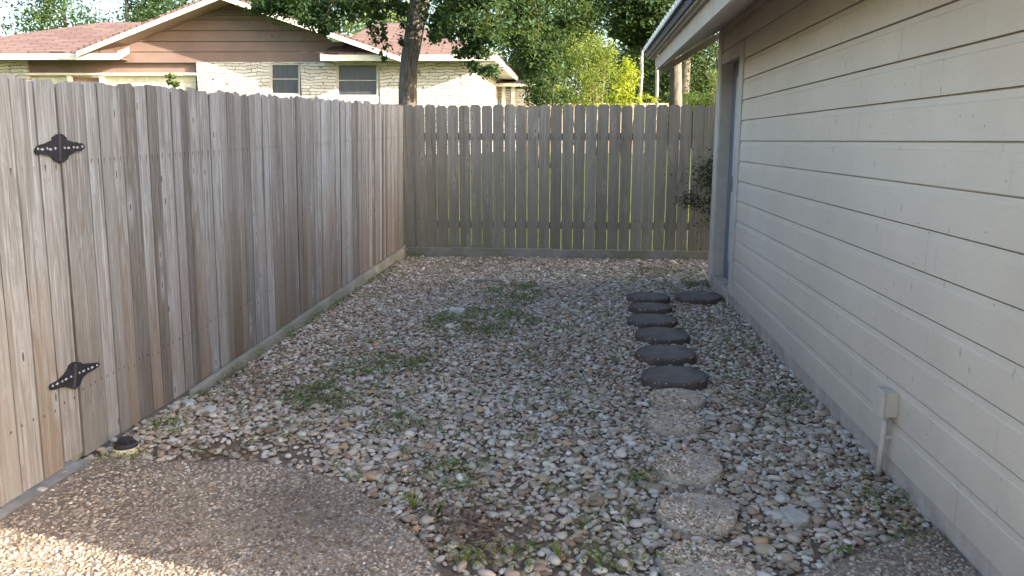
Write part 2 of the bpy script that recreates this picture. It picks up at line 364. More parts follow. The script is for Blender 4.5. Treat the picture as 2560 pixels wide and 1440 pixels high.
M['weedy'] = m_leaf('yellow_green_leaf', (.11, .17, .03), (.20, .24, .05), .3)
M['litter'] = m_leaf('dead_leaf', (.12, .078, .052), (.27, .19, .125), .1, (.2, .12, .05))
def m_bark(name, c0, c1, sc=1.0):
    s = NT(name); v = s.coord((1, 1, .16)); f = s.noise(v, 38 * sc, 5, .65, .6)
    return s.fin(s.ramp(f, [(.35, c0), (.65, c1)]), .95, s.bump(f, 1.0, .02), .15)
M['bark'] = m_bark('furrowed_oak_bark', (.05, .042, .036), (.20, .17, .145)); M['palebark'] = m_bark('pale_bark', (.22, .18, .14), (.5, .44, .36))
M['twig'] = m_bark('twig_bark', (.10, .075, .055), (.2, .15, .11))

# ================================================================== ground
def sheet(name, xs, ys, hf, mat):
    X, Y = np.meshgrid(xs, ys); Z = hf(X, Y); nx, ny = len(xs), len(ys)
    i = np.arange(nx * ny).reshape(ny, nx)
    Fq = np.stack([i[:-1, :-1], i[:-1, 1:], i[1:, 1:], i[1:, :-1]], -1).reshape(-1, 4)
    return kind(mesh_obj(name, np.stack([X, Y, Z], -1).reshape(-1, 3), Fq, mat, None, True), 'structure')
sheet('lawn', np.array([-900, -300, -100, -40, -20, -8, -2.4, 0, 8, 20, 40, 100, 300, 900.]), np.concatenate([[-900, -200, -50, -10, 5], np.linspace(10.2, 20, 24), [26, 40, 80, 200, 900]]), gh, M['lawn'])
def soilh(X, Y): return 0.004 * np.sin(X * 3.1 + Y) + 0.004 * np.sin(Y * 2.3)
sheet('ground', np.linspace(-2.5, 3.4, 60), np.linspace(-1.5, 10.06, 110), soilh, M['soil'])

SLAB = [(-2.25, 3.275), (-1.92, 3.262), (-1.53, 3.30), (-1.35, 3.275), (-1.2, 3.215), (-1.06, 3.14), (-.93, 3.05), (-.82, 2.94), (-.70, 2.81), (-.6, 2.68), (-.52, 2.56), (-.46, 2.44), (-.40, 2.3), (-.34, 2.1), (-.15, 1.75), (.25, 1.58), (.3, 1.55), (1.38, 1.5), (7, 1.5), (7, -9), (-2.25, -9)]
SLAB2 = [(.60, 2.44), (.85, 2.575), (1.10, 2.75), (1.30, 2.88), (1.395, 2.93), (1.395, 1.504), (.3, 1.554), (.36, 2.0), (.45, 2.3)]
def slab(name, poly, z, mat):
    b = MB(); b.prism([(x, y, z) for x, y in poly[::-1]][::-1], (0, 0, -.12)); o = b.build(name, mat)
    bevel(o, .008, 2); return kind(o, 'structure')
b = MB(); b.box((-2.42, -9, -.1), (-2.255, 3.27, .03)); kind(bevel(b.build('kerb', M['curb']), .006), 'structure')

AGG = {}
def inpoly(x, y, poly):
    c = np.zeros(x.shape, bool); n = len(poly)
    for i in range(n):
        (x0, y0), (x1, y1) = poly[i], poly[(i + 1) % n]
        k = ((y0 > y) != (y1 > y)) & (x < (x1 - x0) * (y - y0) / (y1 - y0 + 1e-12) + x0); c ^= k
    return c
STONES = []   # x, y, r, top z, dark?
for (x0, x1, yc, r, zt) in ((1558,1684,737,.205,.065),(1680,1812,736,.22,.06),(1568,1684,762,.19,.068),(1564,1698,793,.205,.07),(1586,1726,830,.205,.07),(1586,1742,876,.205,.072),(1602,1770,932,.205,.072)):
    p = onZ((x0 + x1) / 2, yc, zt); STONES.append((p[0], p[1], r, zt, True))
for (x0, x1, yc, r, zt) in ((1622,1764,992,.158,.042),(1612,1760,1048,.158,.045),(1636,1802,1162,.155,.048),(1645,1835,1276,.158,.042),(1640,1890,1407,.165,.036)):
    p = onZ((x0 + x1) / 2, yc, zt); STONES.append((p[0], p[1], r, zt, False))

# ------------------------------------------------------------------ pebbles (gravel): one object nobody could count
def ico(sub):
    bm = bmesh.new(); bmesh.ops.create_icosphere(bm, subdivisions=sub, radius=1)
    V = np.array([v.co[:] for v in bm.verts]); Fc = np.array([[v.index for v in f.verts] for f in bm.faces]); bm.free(); return V, Fc
def blobs(pos, dims, rotz, tilt, cols, sub):
    V0, F0 = ico(sub); n = len(pos); out = np.empty((n, len(V0), 3)); nv = 10
    vars_ = []
    for k in range(nv):
        d = rng.normal(size=(5, 3)); d /= np.linalg.norm(d, axis=1)[:, None]
        vv = V0 * (1 + .22 * sum(np.sin(2.2 * (V0 @ q)[:, None] + rng.uniform(0, 6)) for q in d) / 2.2)
        if k % 3 == 0: vv = np.sign(vv) * np.abs(vv) ** .8
        vars_.append(vv)
    vars_ = np.array(vars_)[rng.integers(0, nv, n)] * dims[:, None, :]
    ct, st = np.cos(tilt), np.sin(tilt); y = vars_[:, :, 1] * ct[:, None] - vars_[:, :, 2] * st[:, None]; z = vars_[:, :, 1] * st[:, None] + vars_[:, :, 2] * ct[:, None]
    c, s_ = np.cos(rotz)[:, None], np.sin(rotz)[:, None]; x = vars_[:, :, 0]
    out[:, :, 0] = x * c - y * s_; out[:, :, 1] = x * s_ + y * c; out[:, :, 2] = z
    out += pos[:, None, :]
    Fc = (F0[None] + (np.arange(n) * len(V0))[:, None, None]).reshape(-1, 3)
    C = np.repeat(np.concatenate([cols, np.ones((n, 1))], 1), len(V0), 0)
    return out.reshape(-1, 3), Fc, C
PAL = np.array([(.20,.145,.105),(.27,.205,.15),(.33,.255,.185),(.37,.30,.225),(.35,.30,.25),(.42,.37,.31),(.45,.40,.335),(.465,.425,.37),(.50,.46,.41),(.55,.52,.475),(.43,.28,.16),(.29,.18,.13)])
PW = np.array([.07,.10,.11,.11,.14,.14,.12,.09,.055,.025,.02,.02]); PW /= PW.sum()
APAL = np.array([(.14,.105,.08),(.23,.18,.14),(.30,.25,.20),(.36,.31,.26),(.44,.39,.335),(.54,.50,.445),(.38,.27,.18)])
def agg(x, y, z, lo, hi, tint=1.0, tilt=.35):
    n = len(x); a = rng.uniform(lo, hi, n); bb = a * rng.uniform(.55, .95, n); cc = a * rng.uniform(.35, .6, n)
    c = APAL[rng.choice(7, n, p=[.12, .2, .24, .2, .13, .06, .05])] * rng.uniform(.85, 1.15, (n, 1)) * tint
    return blobs(np.stack([x, y, z + cc * rng.uniform(-.25, .45, n)], 1), np.stack([a, bb, cc], 1), rng.uniform(0, 6.28, n), rng.normal(0, tilt, n), c, 1)
def agg_slab(name, poly, z, x0, x1, y0, y1, dens):
    b = MB(); b.prism([(x, y, z) for x, y in poly], (0, 0, -.12)); n = int(dens * (x1 - x0) * (y1 - y0))
    x = rng.uniform(x0, x1, n); y = rng.uniform(y0, y1, n)
    k = inpoly(x, y, poly); k &= inpoly(x + .012, y + .012, poly) & inpoly(x - .012, y + .012, poly) & (x > -2.235); 
    blot = .55 + .45 * np.sin(x * 5.1 + 2 * np.sin(y * 3.3)) * np.sin(y * 4.3 + x * 2.1); k &= rng.uniform(0, 1, n) < .55 + .5 * blot
    edge = np.clip((x + 2.25) / .35, 0, 1); k &= rng.uniform(0, 1, n) < .25 + .75 * edge      # worn smooth along the gate
    x, y = x[k], y[k]; st = np.clip(1.15 - np.hypot((x + 1.05) / .75, (y - 2.72) / .42) + .25 * np.sin(x * 9 + y * 4), 0, 1)[:, None]
    V, Fc, C = agg(x, y, np.full(len(x), z), .0045, .0105, np.array([.95, .91, .87]) * (1 - .45 * st))
    nb_ = len(b.v); V = np.concatenate([np.array(b.v), V]); Fl = [tuple(f) for f in b.f] + [tuple(f) for f in (Fc + nb_).tolist()]
    C = np.concatenate([np.ones((nb_, 4)) * .3, C]); mi = [0] * len(b.f) + [1] * len(Fc)
    o = mesh_obj(name, V, Fl, [M['slab'], M['pebble']], None, False, {'pcol': C}, mi); return kind(o, 'structure')
agg_slab('patio', SLAB, .034, -2.25, -.2, 1.75, 3.32, 6600); agg_slab('path', SLAB2, .03, .3, 1.4, 1.9, 2.95, 6600)
BARE = [(-1.72,3.42,.34,.22),(-.30,2.83,.28,.4),(-1.65,4.3,.32,.5),(-.40,2.5,.22,.35),(-1.35,3.42,.2,.25),(-1.2,9.45,.5,.5),(.05,2.6,.2,.5)]
def place(sp, y0, y1, p_keep):
    gx, gy = np.meshgrid(np.arange(-2.33, 2.7, sp), np.arange(y0, y1, sp)); x = gx.ravel(); y = gy.ravel()
    x = x + rng.uniform(-.6, .6, x.size) * sp; y = y + rng.uniform(-.6, .6, y.size) * sp
    k = np.full(x.size, p_keep)
    for (cx, cy, r, q) in BARE:
        d = np.hypot(x - cx, (y - cy)); k *= np.where(d < r, q + (1 - q) * (d / r) ** 2, 1)
    for ox in (-.014, .014):
        for oy in (-.016, .004): k *= ~(inpoly(x + ox, y + oy, SLAB) | inpoly(x + ox, y + oy, SLAB2))
    for (cx, cy, r, zt, dk) in STONES: k *= np.hypot(x - cx, y - cy) > r * .99
    k *= ((x > -2.23) | ((y < 4.24) & (x > -2.31))) & (y < 9.99)
    k *= (x < 1.41) | (y > 8.47); k *= (x < 2.65); m = rng.uniform(size=x.size) < k; return x[m], y[m]
PV, PF, PC = [], [], []; off = 0
for (sp, y0, y1, keep, sub, big) in ((.0235, 2.05, 4.6, .98, 2, 1.0), (.0235, 4.6, 10.0, .97, 1, 1.0), (.10, 2.05, 10, .40, 2, 1.35)):
    x, y = place(sp, y0, y1, keep); n = len(x)
    a = np.clip(rng.lognormal(-4.20, .34, n), .008, .032) * big; bb = a * rng.uniform(.5, .9, n); cc = a * rng.uniform(.30, .55, n)
    z = soilh(x, y) + cc * .5 + rng.uniform(-.005, .012, n) + (big > 1.1) * .006
    ci = rng.choice(len(PAL), n, p=PW); c = PAL[ci] * rng.uniform(.82, 1.16, (n, 1)) * rng.uniform(.96, 1.04, (n, 3))
    br = np.clip(1 - (np.hypot(x + .2, y - 2.3) / 1.6), 0, 1)[:, None] * .35; c = c * (1 - br) + c * np.array([.85, .72, .60]) * br
    v, f_, C = blobs(np.stack([x, y, z], 1), np.stack([a, bb, cc], 1), rng.uniform(0, 6.28, n), rng.normal(0, .30, n), c, sub)
    PV.append(v); PF.append(f_ + off); PC.append(C); off += len(v)
kind(mesh_obj('gravel', np.concatenate(PV), np.concatenate(PF), M['pebble'], None, True, {'pcol': np.concatenate(PC)}), 'stuff', 'grey, tan and white river pebbles covering the side yard')

# ================================================================== leaves helper
def leaves(pos, size, flat=0.0, aspect=.55, rnd=None, droop=0.0):
    n = len(pos); size = np.broadcast_to(size, (n,)) * rng.uniform(.65, 1.3, n)
    nrm = rng.normal(size=(n, 3)); nrm[:, 2] = np.abs(nrm[:, 2]) + flat * 2; nrm /= np.linalg.norm(nrm, axis=1)[:, None]
    t = rng.normal(size=(n, 3)); t[:, 2] -= droop; t -= nrm * (t * nrm).sum(1)[:, None]; t /= np.linalg.norm(t, axis=1)[:, None]
    b_ = np.cross(nrm, t); s2 = size[:, None]
    V = np.stack([pos - t * s2 * .5, pos + b_ * s2 * aspect * .5 + nrm * s2 * .08, pos + t * s2 * .5, pos - b_ * s2 * aspect * .5 + nrm * s2 * .08], 1)
    Fq = np.arange(n * 4).reshape(n, 4); r = rng.uniform(size=n) if rnd is None else rnd
    return V.reshape(-1, 3), Fq, np.repeat(r, 4)
def cloud(clumps, nper, sub=9, spread=.33):
    """leaf positions: each clump (centre, radii) holds sprays of leaves around twig ends"""
    P = []
    for (c, rad, w) in clumps:
        n = max(8, int(nper * w)); k = max(4, int(sub * (w ** .7)))
        d = rng.normal(size=(k, 3)); d /= np.linalg.norm(d, axis=1)[:, None]
        sc = np.array(c) + d * rng.uniform(.35, 1.0, (k, 1)) ** .6 * np.array(rad)
        sz = rng.uniform(.5, 1.3, k); i = rng.integers(0, k, n)
        P.append(sc[i] + rng.normal(size=(n, 3)) * np.array(rad) * spread * sz[i][:, None] * np.array([1, 1, .75]))
    return np.concatenate(P)
def foliage(name, clumps, nper, lsize, mat, parent, sub=9, spread=.33, droop=.3):
    V, Fq, r = leaves(cloud(clumps, nper, sub, spread), lsize, .15, .6, None, droop)
    return mesh_obj(name, V, Fq, mat, parent, False, {'rnd': r})
def trunk_part(parent, paths, mat, name='trunk', seg=10):
    b = MB()
    for pts, rad in paths: b.tube(pts, rad, seg, 0, True, .12)
    return b.build(name, mat, parent, True)

# ================================================================== fences
def picket(b, o, ax, nrm, w, h, z0, th, rnd, ear, rail, lean=0.0, bow=0.0, nz=8, topj=0.0, fall=0.0):
    """one board: o = bottom corner, ax = across, nrm = outward"""
    o = np.array(o, float); ax = np.array(ax, float); nrm = np.array(nrm, float)
    cup = random.uniform(-.0025, .0025); vs = []; bu = []; bv = []
    levels = [(i / nz) * (h - ear) for i in range(nz + 1)] + [h]
    for li, z in enumerate(levels):
        e = ear * random.uniform(.7, 1.1) if li == len(levels) - 1 else 0.0
        wig = bow * math.sin(math.pi * z / h)
        for back in (0, 1):
            for u in (0, .5, 1):
                uu = e + (w - 2 * e) * u
                zz = z + (topj * (u - .5) if e else 0)
                p = o + ax * (uu + lean * z) + nrm * (fall * z + wig + (cup if u == .5 else 0) - back * th) + np.array([0, 0, z0 + zz])
                vs.append(p); bu.append(uu / w); bv.append(p[2] - rail)
    fs = []; n = len(levels)
    for i in range(n - 1):
        a, c = i * 6, (i + 1) * 6
        for j in (0, 1): fs += [(a + j, a + j + 1, c + j + 1, c + j), (a + 4 + j, a + 3 + j, c + 3 + j, c + 4 + j)]
        fs += [(a + 3, a, c, c + 3), (a + 2, a + 5, c + 5, c + 2)]
    t = (n - 1) * 6; fs += [(t, t + 1, t + 4, t + 3), (t + 1, t + 2, t + 5, t + 4), (1, 0, 3, 4), (2, 1, 4, 5)]
    b.add(vs, fs, rnd, bu, bv)
FX = -2.31
def ftop(y): return 1.752 + (y - 3.0) * .0268
def fbot(y): return .035 if y < 4.3 else .035 + (y - 4.3) * .0172
LEAN = .028
def frail(y): return 1.405 + (y - 3) * .022
# left fence
lf = empty('wooden_fence', (FX, 6.6, 0), 'grey weathered board fence along the left side of the gravel, boards tight together', 'fence', 'wooden fences')
b = MB(); y = 3.284
while y < 10.02:
    w = min(random.choice([.138, .120, .105, .095, .088, .13, .085]), 10.045 - y) ; dn = random.uniform(-.004, .005)
    picket(b, (FX + dn, y, 0), (0, 1, 0), (1, 0, 0), w - random.uniform(.000, .004), ftop(y) - fbot(y) + random.uniform(-.012, .012), fbot(y), .016, random.random() if y > 3.4 else .075, random.uniform(.012, .028), frail(y), random.uniform(-.0015, .0015), random.uniform(-.004, .004), 8, random.uniform(-.02, .02), LEAN)
    y += w
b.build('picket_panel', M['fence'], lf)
b = MB()
for (a, c) in ((4.25, 5.62), (5.625, 7.9), (7.905, 10.02)):
    z0, z1 = fbot(a) + .012, fbot(c) + .012
    b.prism([(FX + .058, a, z0), (FX + .058, c, z1), (FX + .058, c, -.06), (FX + .058, a, -.06)][::-1], (-.04, 0, 0), random.random())
bevel(b.build('kickboard', M['kick'], lf), .004)
for z in (.36, frail(6) - .02):
    b = MB(); b.box((FX - .065 + LEAN * z, 3.34, z - .045), (FX - .022 + LEAN * z, 10.0, z + .045), random.random()); b.build('rail', M['dkwood'], lf)
for yp in (3.36, 5.7, 8.0):
    b = MB(); b.box((FX - .156, yp - .045, -.1), (FX - .067, yp + .045, 1.6)); b.build('post', M['dkwood'], lf)
b = MB(); b.prism([(FX - .02, 3.24, .03), (FX - .02 + LEAN * 1.6, 3.24, 1.65), (FX - .02 + LEAN * 1.6, 3.33, 1.65), (FX - .02, 3.33, .03)], (-.03, 0, 0)); b.build('gate_stop', M['kick'], lf)
# gate
gt = empty('wooden_gate', (FX, 2.6, 0), 'grey brown board gate with two black ornate hinges at the left edge', 'gate')
b = MB(); y = 3.272; i = 0
while y > 1.75:
    w = random.choice([.138, .142, .134])
    z0 = .045 + (.0 if i else .02)
    picket(b, (FX + random.uniform(-.002, .004), y - w, 0), (0, 1, 0), (1, 0, 0), w - random.uniform(.000, .004), ftop(y) - z0 + random.uniform(-.01, .01), z0, .016, random.uniform(.2, .8), random.uniform(.012, .03), frail(y) - .015, .004 if i == 0 else random.uniform(-.001, .003), random.uniform(-.003, .003), 8, random.uniform(-.02, .02), LEAN)
    y -= w; i += 1
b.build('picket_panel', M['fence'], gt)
for z in (.32, 1.39):
    b = MB(); b.box((FX - .06 + LEAN * z, 1.8, z - .045), (FX - .02 + LEAN * z, 3.235, z + .045)); b.build('rail', M['dkwood'], gt)
def hinge(poly, screws, holes, ox, oy, pin):
    k = 1 / 3.654; hx = onX(ox + poly[0][0] * k, oy + poly[0][1] * k, FX)[2] * LEAN; P = [onX(ox + x * k, oy + y * k, FX + hx + .008) for x, y in poly]
    b = MB(); b.prism(P[::-1], (.005, 0, 0)) ; a0, a1 = [onX(ox + x * k, oy + y * k, FX + hx + .012) for x, y in pin]
    b.tube([a0, a1], [.010, .010], 10)
    h = b.build('hinge', M['iron'], gt); 
    b = MB()
    for (x, y) in holes:
        c = onX(ox + x * k, oy + y * k, FX + hx + .0145); s_ = 1
        b.prism([c + np.array([0, -.012, 0]), c + np.array([0, 0, -.006]), c + np.array([0, .012, 0]), c + np.array([0, 0, .006])], (-.0008, 0, 0))
    b.build('hinge_cutout', M['holewood'], h)
    for (x, y) in screws:
        c = onX(ox + x * k, oy + y * k, FX + hx + .013); b = MB(); b.tube([c, c + np.array([.003, 0, 0]), c + np.array([.0045, 0, 0])], [.0058, .005, .002], 10); b.build('screw', M['screw'], h, True)
hinge([(310,275),(330,240),(355,228),(410,212),(440,195),(470,185),(468,160),(510,130),(560,128),(602,160),(602,180),(650,195),(665,205),(690,200),(725,215),(740,208),(770,240),(765,258),(730,285),(690,285),(620,330),(612,360),(575,385),(540,392),(485,365),(480,340),(430,320),(360,310),(340,318),(315,300)],
      [(345,265),(430,260),(505,260),(590,256),(672,250),(750,243)], [(387,268),(462,268),(628,255),(708,250)], 0, 300, [(540,140), (545,380)])
hinge([(445,430),(455,405),(520,370),(575,320),(610,270),(625,230),(660,200),(735,205),(745,220),(800,212),(880,205),(905,212),(895,240),(850,275),(790,305),(750,345),(735,385),(715,420),(680,452),(615,435),(600,425),(550,435),(490,455),(460,458)],
      [(480,420),(568,378),(648,335),(725,300),(805,265),(885,230)], [(525,400),(605,358),(765,283),(843,250)], 0, 850, [(690,215), (675,440)])
# back fence
BY = 10.06
bf = empty('wooden_fence', (0, BY, 0), 'dog-eared board fence across the back with light showing between its boards', 'fence', 'wooden fences')
b = MB(); x = -2.42; i = 0
while x < 2.7:
    w = .1385; g = random.choice([.001, .004, .006, .007, .008, .005, .003]) if x > -2.05 else .001
    picket(b, (x, BY - random.uniform(0, .004), 0), (1, 0, 0), (0, -1, 0), w, 1.945 - .1 - .004 * (x + 2.3) + random.uniform(-.008, .008), .10 , .016, random.random(), .03, 1.545, random.uniform(-.0015, .0015) , random.uniform(-.003, .003))
    x += w + g + .0035; i += 1
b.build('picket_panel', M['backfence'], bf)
b = MB()
for (a, c, dz) in ((-2.25, -.35, .004), (-.345, 1.25, -.002), (1.255, 2.7, -.006)):
    b.box((a, BY - .056, -.06), (c, BY - .021, .118 + dz), random.random())
bevel(b.build('kickboard', M['kick'], bf), .004)
for z in (.42, 1.545):
    b = MB(); b.box((-2.3, BY + .02, z - .045), (2.7, BY + .06, z + .045)); b.build('rail', M['dkwood'], bf)
for xp in (-2.2, .25, 2.6):
    b = MB(); b.box((xp - .045, BY + .062, -.1), (xp + .045, BY + .15, 1.75)); b.build('post', M['dkwood'], bf)

# ================================================================== our house (right)
WX = 1.41; Y0, Y1 = 1.70, 8.40
hs = empty('house', (WX, 5, 0), 'beige lap-sided house wall with a side door and low metal-roofed eave on the right', 'house', 'houses')
LAP = .1742; ZB = .105
TY0, TY1, DY1 = 7.13, 7.31, 8.20           # near trim from/to, far jamb
def lap_profile(z, h):    # outline in (depth out of the wall, z)
    return [(.013, z), (.013, z + h - .038), (.0085, z + h - .033), (.007, z + h - .0062), (-.008, z + h - .0056), (-.008, z + h), (-.0121, z + h), (-.0121, z)]
b = MB(); z = ZB; k = 0
while z < 2.64:
    h = LAP - .0015; spans = [(Y0, TY0 - .007)] if z + h < 2.36 else [(Y0, Y1)]
    if z + h > 2.36 and z < 2.34: spans = [(Y0, TY0 - .007), (TY0 + .01, Y1)]
    for (a, c) in spans:
        zz = z if not (a > 7 and z < 2.34) else 2.345
        hh = h - (zz - z)
        # board joints
        cuts = [a] + sorted(q for q in [a + 1.1 + (k * 1.37) % 3.2] if a < q < c - .5 and c - a > 3) + [c]
        for q in range(len(cuts) - 1):
            pr = lap_profile(zz, hh); y0, y1 = cuts[q] + (.0012 if q else 0), cuts[q + 1] - .0012
            b.prism([(WX - d, y0, zc) for d, zc in pr], (0, y1 - y0, 0), random.random())
    z += LAP; k += 1
b.build('siding', M['siding'], hs)
# body behind the siding: walls, gables
b = MB()
PK = 5.6
def roofz(x): return 2.36 + (min(x, 2 * PK - x) - .7) * .56
for (ya, yb) in ((Y0 + .004, TY1), (DY1 + .02, Y1 - .004)): b.box((WX + .0125, ya, .03), (WX + .12, yb, 2.62))
b.box((WX + .0125, TY1, 2.33), (WX + .12, DY1 + .02, 2.62))
for yy in (Y0, Y1 - .12):
    b.prism([(WX + .121, yy, .03), (9.8, yy, .03), (9.8, yy, roofz(9.8) - .1), (PK, yy, roofz(PK) - .1), (WX + .121, yy, roofz(WX + .12) - .1)], (0, .12, 0))
b.box((9.7, Y0 + .121, .03), (9.8, Y1 - .121, 2.5))
b.build('wall', M['trim'], hs)
b = MB(); b.box((WX - .008, Y0 - .01, -.12), (WX + .3, 7.22, ZB - .002)); b.box((WX + .10, 7.221, -.12), (WX + .3, 8.36, .09)); b.box((WX - .004, 8.2, -.12), (WX + .09, 8.38, .05))
bevel(b.build('foundation', M['concrete'], hs), .006)
b = MB(); b.box((WX - .03, TY1 - .06, -.12), (WX + .098, DY1 - .002, .115)); bevel(b.build('door_sill', M['concrete'], hs), .006)
# door trim
b = MB(); b.box((WX - .022, TY0, .10), (WX + .011, TY1, 2.335)); b.box((WX + .012, TY1 - .03, .117), (WX + .14, TY1 + .002, 2.30)); b.box((WX - .024, TY1 + .004, 2.24), (WX + .011, DY1, 2.335)); 
b.box((WX + .0125, TY1 + .004, 2.26), (WX + .14, DY1 - .002, 2.329))
bevel(b.build('door_trim', M['trim'], hs), .003)
b = MB(); b.box((WX - .02, DY1, .06), (WX + .15, DY1 + .019, 2.33)); b.box((WX - .026, DY1 + .02, .02), (WX + .011, Y1 + .03, 2.60)); b.box((WX + .012, Y1 + .002, .02), (WX + .13, Y1 + .03, 2.60))
bevel(b.build('corner_trim', M['trim'], hs), .003)
dr = MB(); dr.box((WX + .095, TY1 + .01, .118), (WX + .135, DY1 - .004, 2.255)); dr = bevel(dr.build('door', M['door'], hs), .004)
b = MB(); b.box((WX + .083, TY1 + .12, .3), (WX + .0945, 7.95, 1.0)); b.box((WX + .083, TY1 + .12, 1.15), (WX + .0945, 7.95, 2.1)); bevel(b.build('door_panel', M['doorlight'], dr), .004)
# eave: soffit, fascia boards, metal roof
EY0, EY1 = .9, 8.56
b = MB()
b.prism([(.80, EY0, 2.235), (WX - .002, EY0, 2.605), (WX - .002, EY0, 2.63), (.80, EY0, 2.26)], (0, EY1 - EY0 - .045, 0))
b.build('soffit', M['soffit'], hs)
b = MB()
b.prism([(.80, EY0, 2.225), (.80, EY0, 2.335), (.778, EY0, 2.345), (.758, EY0, 2.335), (.775, EY0, 2.225)], (0, EY1 - EY0, 0))
b.prism([(.757, EY0, 2.338), (.757, EY0, 2.40), (.722, EY0, 2.385), (.722, EY0, 2.328)], (0, EY1 - EY0 + .01, 0))
b.prism([(.721, EY0, 2.345), (.721, EY0, 2.40), (.690, EY0, 2.392), (.690, EY0, 2.335)], (0, EY1 - EY0 + .02, 0))
b.build('fascia', M['trim'], hs)
b = MB(); b.prism([(.689, EY0, 2.345), (.689, EY0, 2.405), (.668, EY0, 2.40), (.668, EY0, 2.345)], (0, EY1 - EY0 + .025, 0)); b.build('drip_edge', M['drip'], hs)
b = MB(); b.prism([(.80, EY1 - .044, 2.23), (5.5, EY1 - .044, 5.07), (5.5, EY1 - .044, 5.0), (.80, EY1 - .044, 2.16)][::-1], (0, .04, 0))
b.build('rake_board', M['soffit'], hs)
ys = np.arange(EY0 - .02, EY1 + .05, .017); xs = np.array([.645, .66, 1.5, 3, PK, 8, 10.6])
X, Y = np.meshgrid(xs, ys); Z = np.array([2.415 + (min(q, 2 * PK - q) - .645) * .56 for q in xs])[None] + .016 * np.sign(np.sin(Y * 2 * math.pi / .17)) * np.abs(np.sin(Y * 2 * math.pi / .17)) ** .5
i = np.arange(X.size).reshape(X.shape); Fq = np.stack([i[:-1, :-1], i[:-1, 1:], i[1:, 1:], i[1:, :-1]], -1).reshape(-1, 4)
rf = mesh_obj('roof', np.stack([X, Y, Z], -1).reshape(-1, 3), Fq, M['metal'], hs, True)
so = rf.modifiers.new('thick', 'SOLIDIFY'); so.thickness = .004
b = MB(); 
for q in (0, 1):
    xa, xb = (.70, PK) if q == 0 else (PK, 10.5)
    za, zb = 2.372 + (min(xa, 2 * PK - xa) - .645) * .56, 2.372 + (min(xb, 2 * PK - xb) - .645) * .56
    b.prism([(xa, EY0, za), (xb, EY0, zb), (xb, EY0, zb - .02), (xa, EY0, za - .02)], (0, EY1 - EY0, 0))
b.build('roof_deck', M['soffit'], hs)
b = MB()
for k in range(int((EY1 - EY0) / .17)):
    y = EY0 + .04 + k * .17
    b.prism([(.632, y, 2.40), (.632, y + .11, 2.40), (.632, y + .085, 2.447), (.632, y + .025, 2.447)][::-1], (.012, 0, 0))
b.box((.633, EY0 + .03, 2.394), (.643, EY1 - .02, 2.4005)); b.build('eave_glints', M['white'], hs)  # white wedges added in place of sky-lit tips of the corrugated sheet
# electrical box and conduit on the wall
eb = empty('electrical_box', (1.36, 3.42, 0), 'small beige outlet box on a conduit rising from the gravel beside the siding', 'electrical box')
b = MB(); b.box((1.338, 3.375, .308), (1.3975, 3.475, .418)); bevel(b.build('box', M['box'], eb), .004)
b = MB(); b.box((1.330, 3.368, .302), (1.3375, 3.482, .424)); bevel(b.build('cover', M['box'], eb), .003)
b = MB(); b.tube([(1.362, 3.44, -.03), (1.366, 3.432, .15), (1.368, 3.425, .285)], [.0135] * 3, 12); b.tube([(1.368, 3.425, .285), (1.368, 3.425, .309)], [.018, .018], 12); b.build('conduit', M['box'], eb, True)
b = MB(); b.tube([(1.366, 3.432, .195), (1.366, 3.432, .215)], [.017, .017], 12); b.box((1.372, 3.41, .197), (1.397, 3.455, .213)); b.build('strap', M['box'], eb)

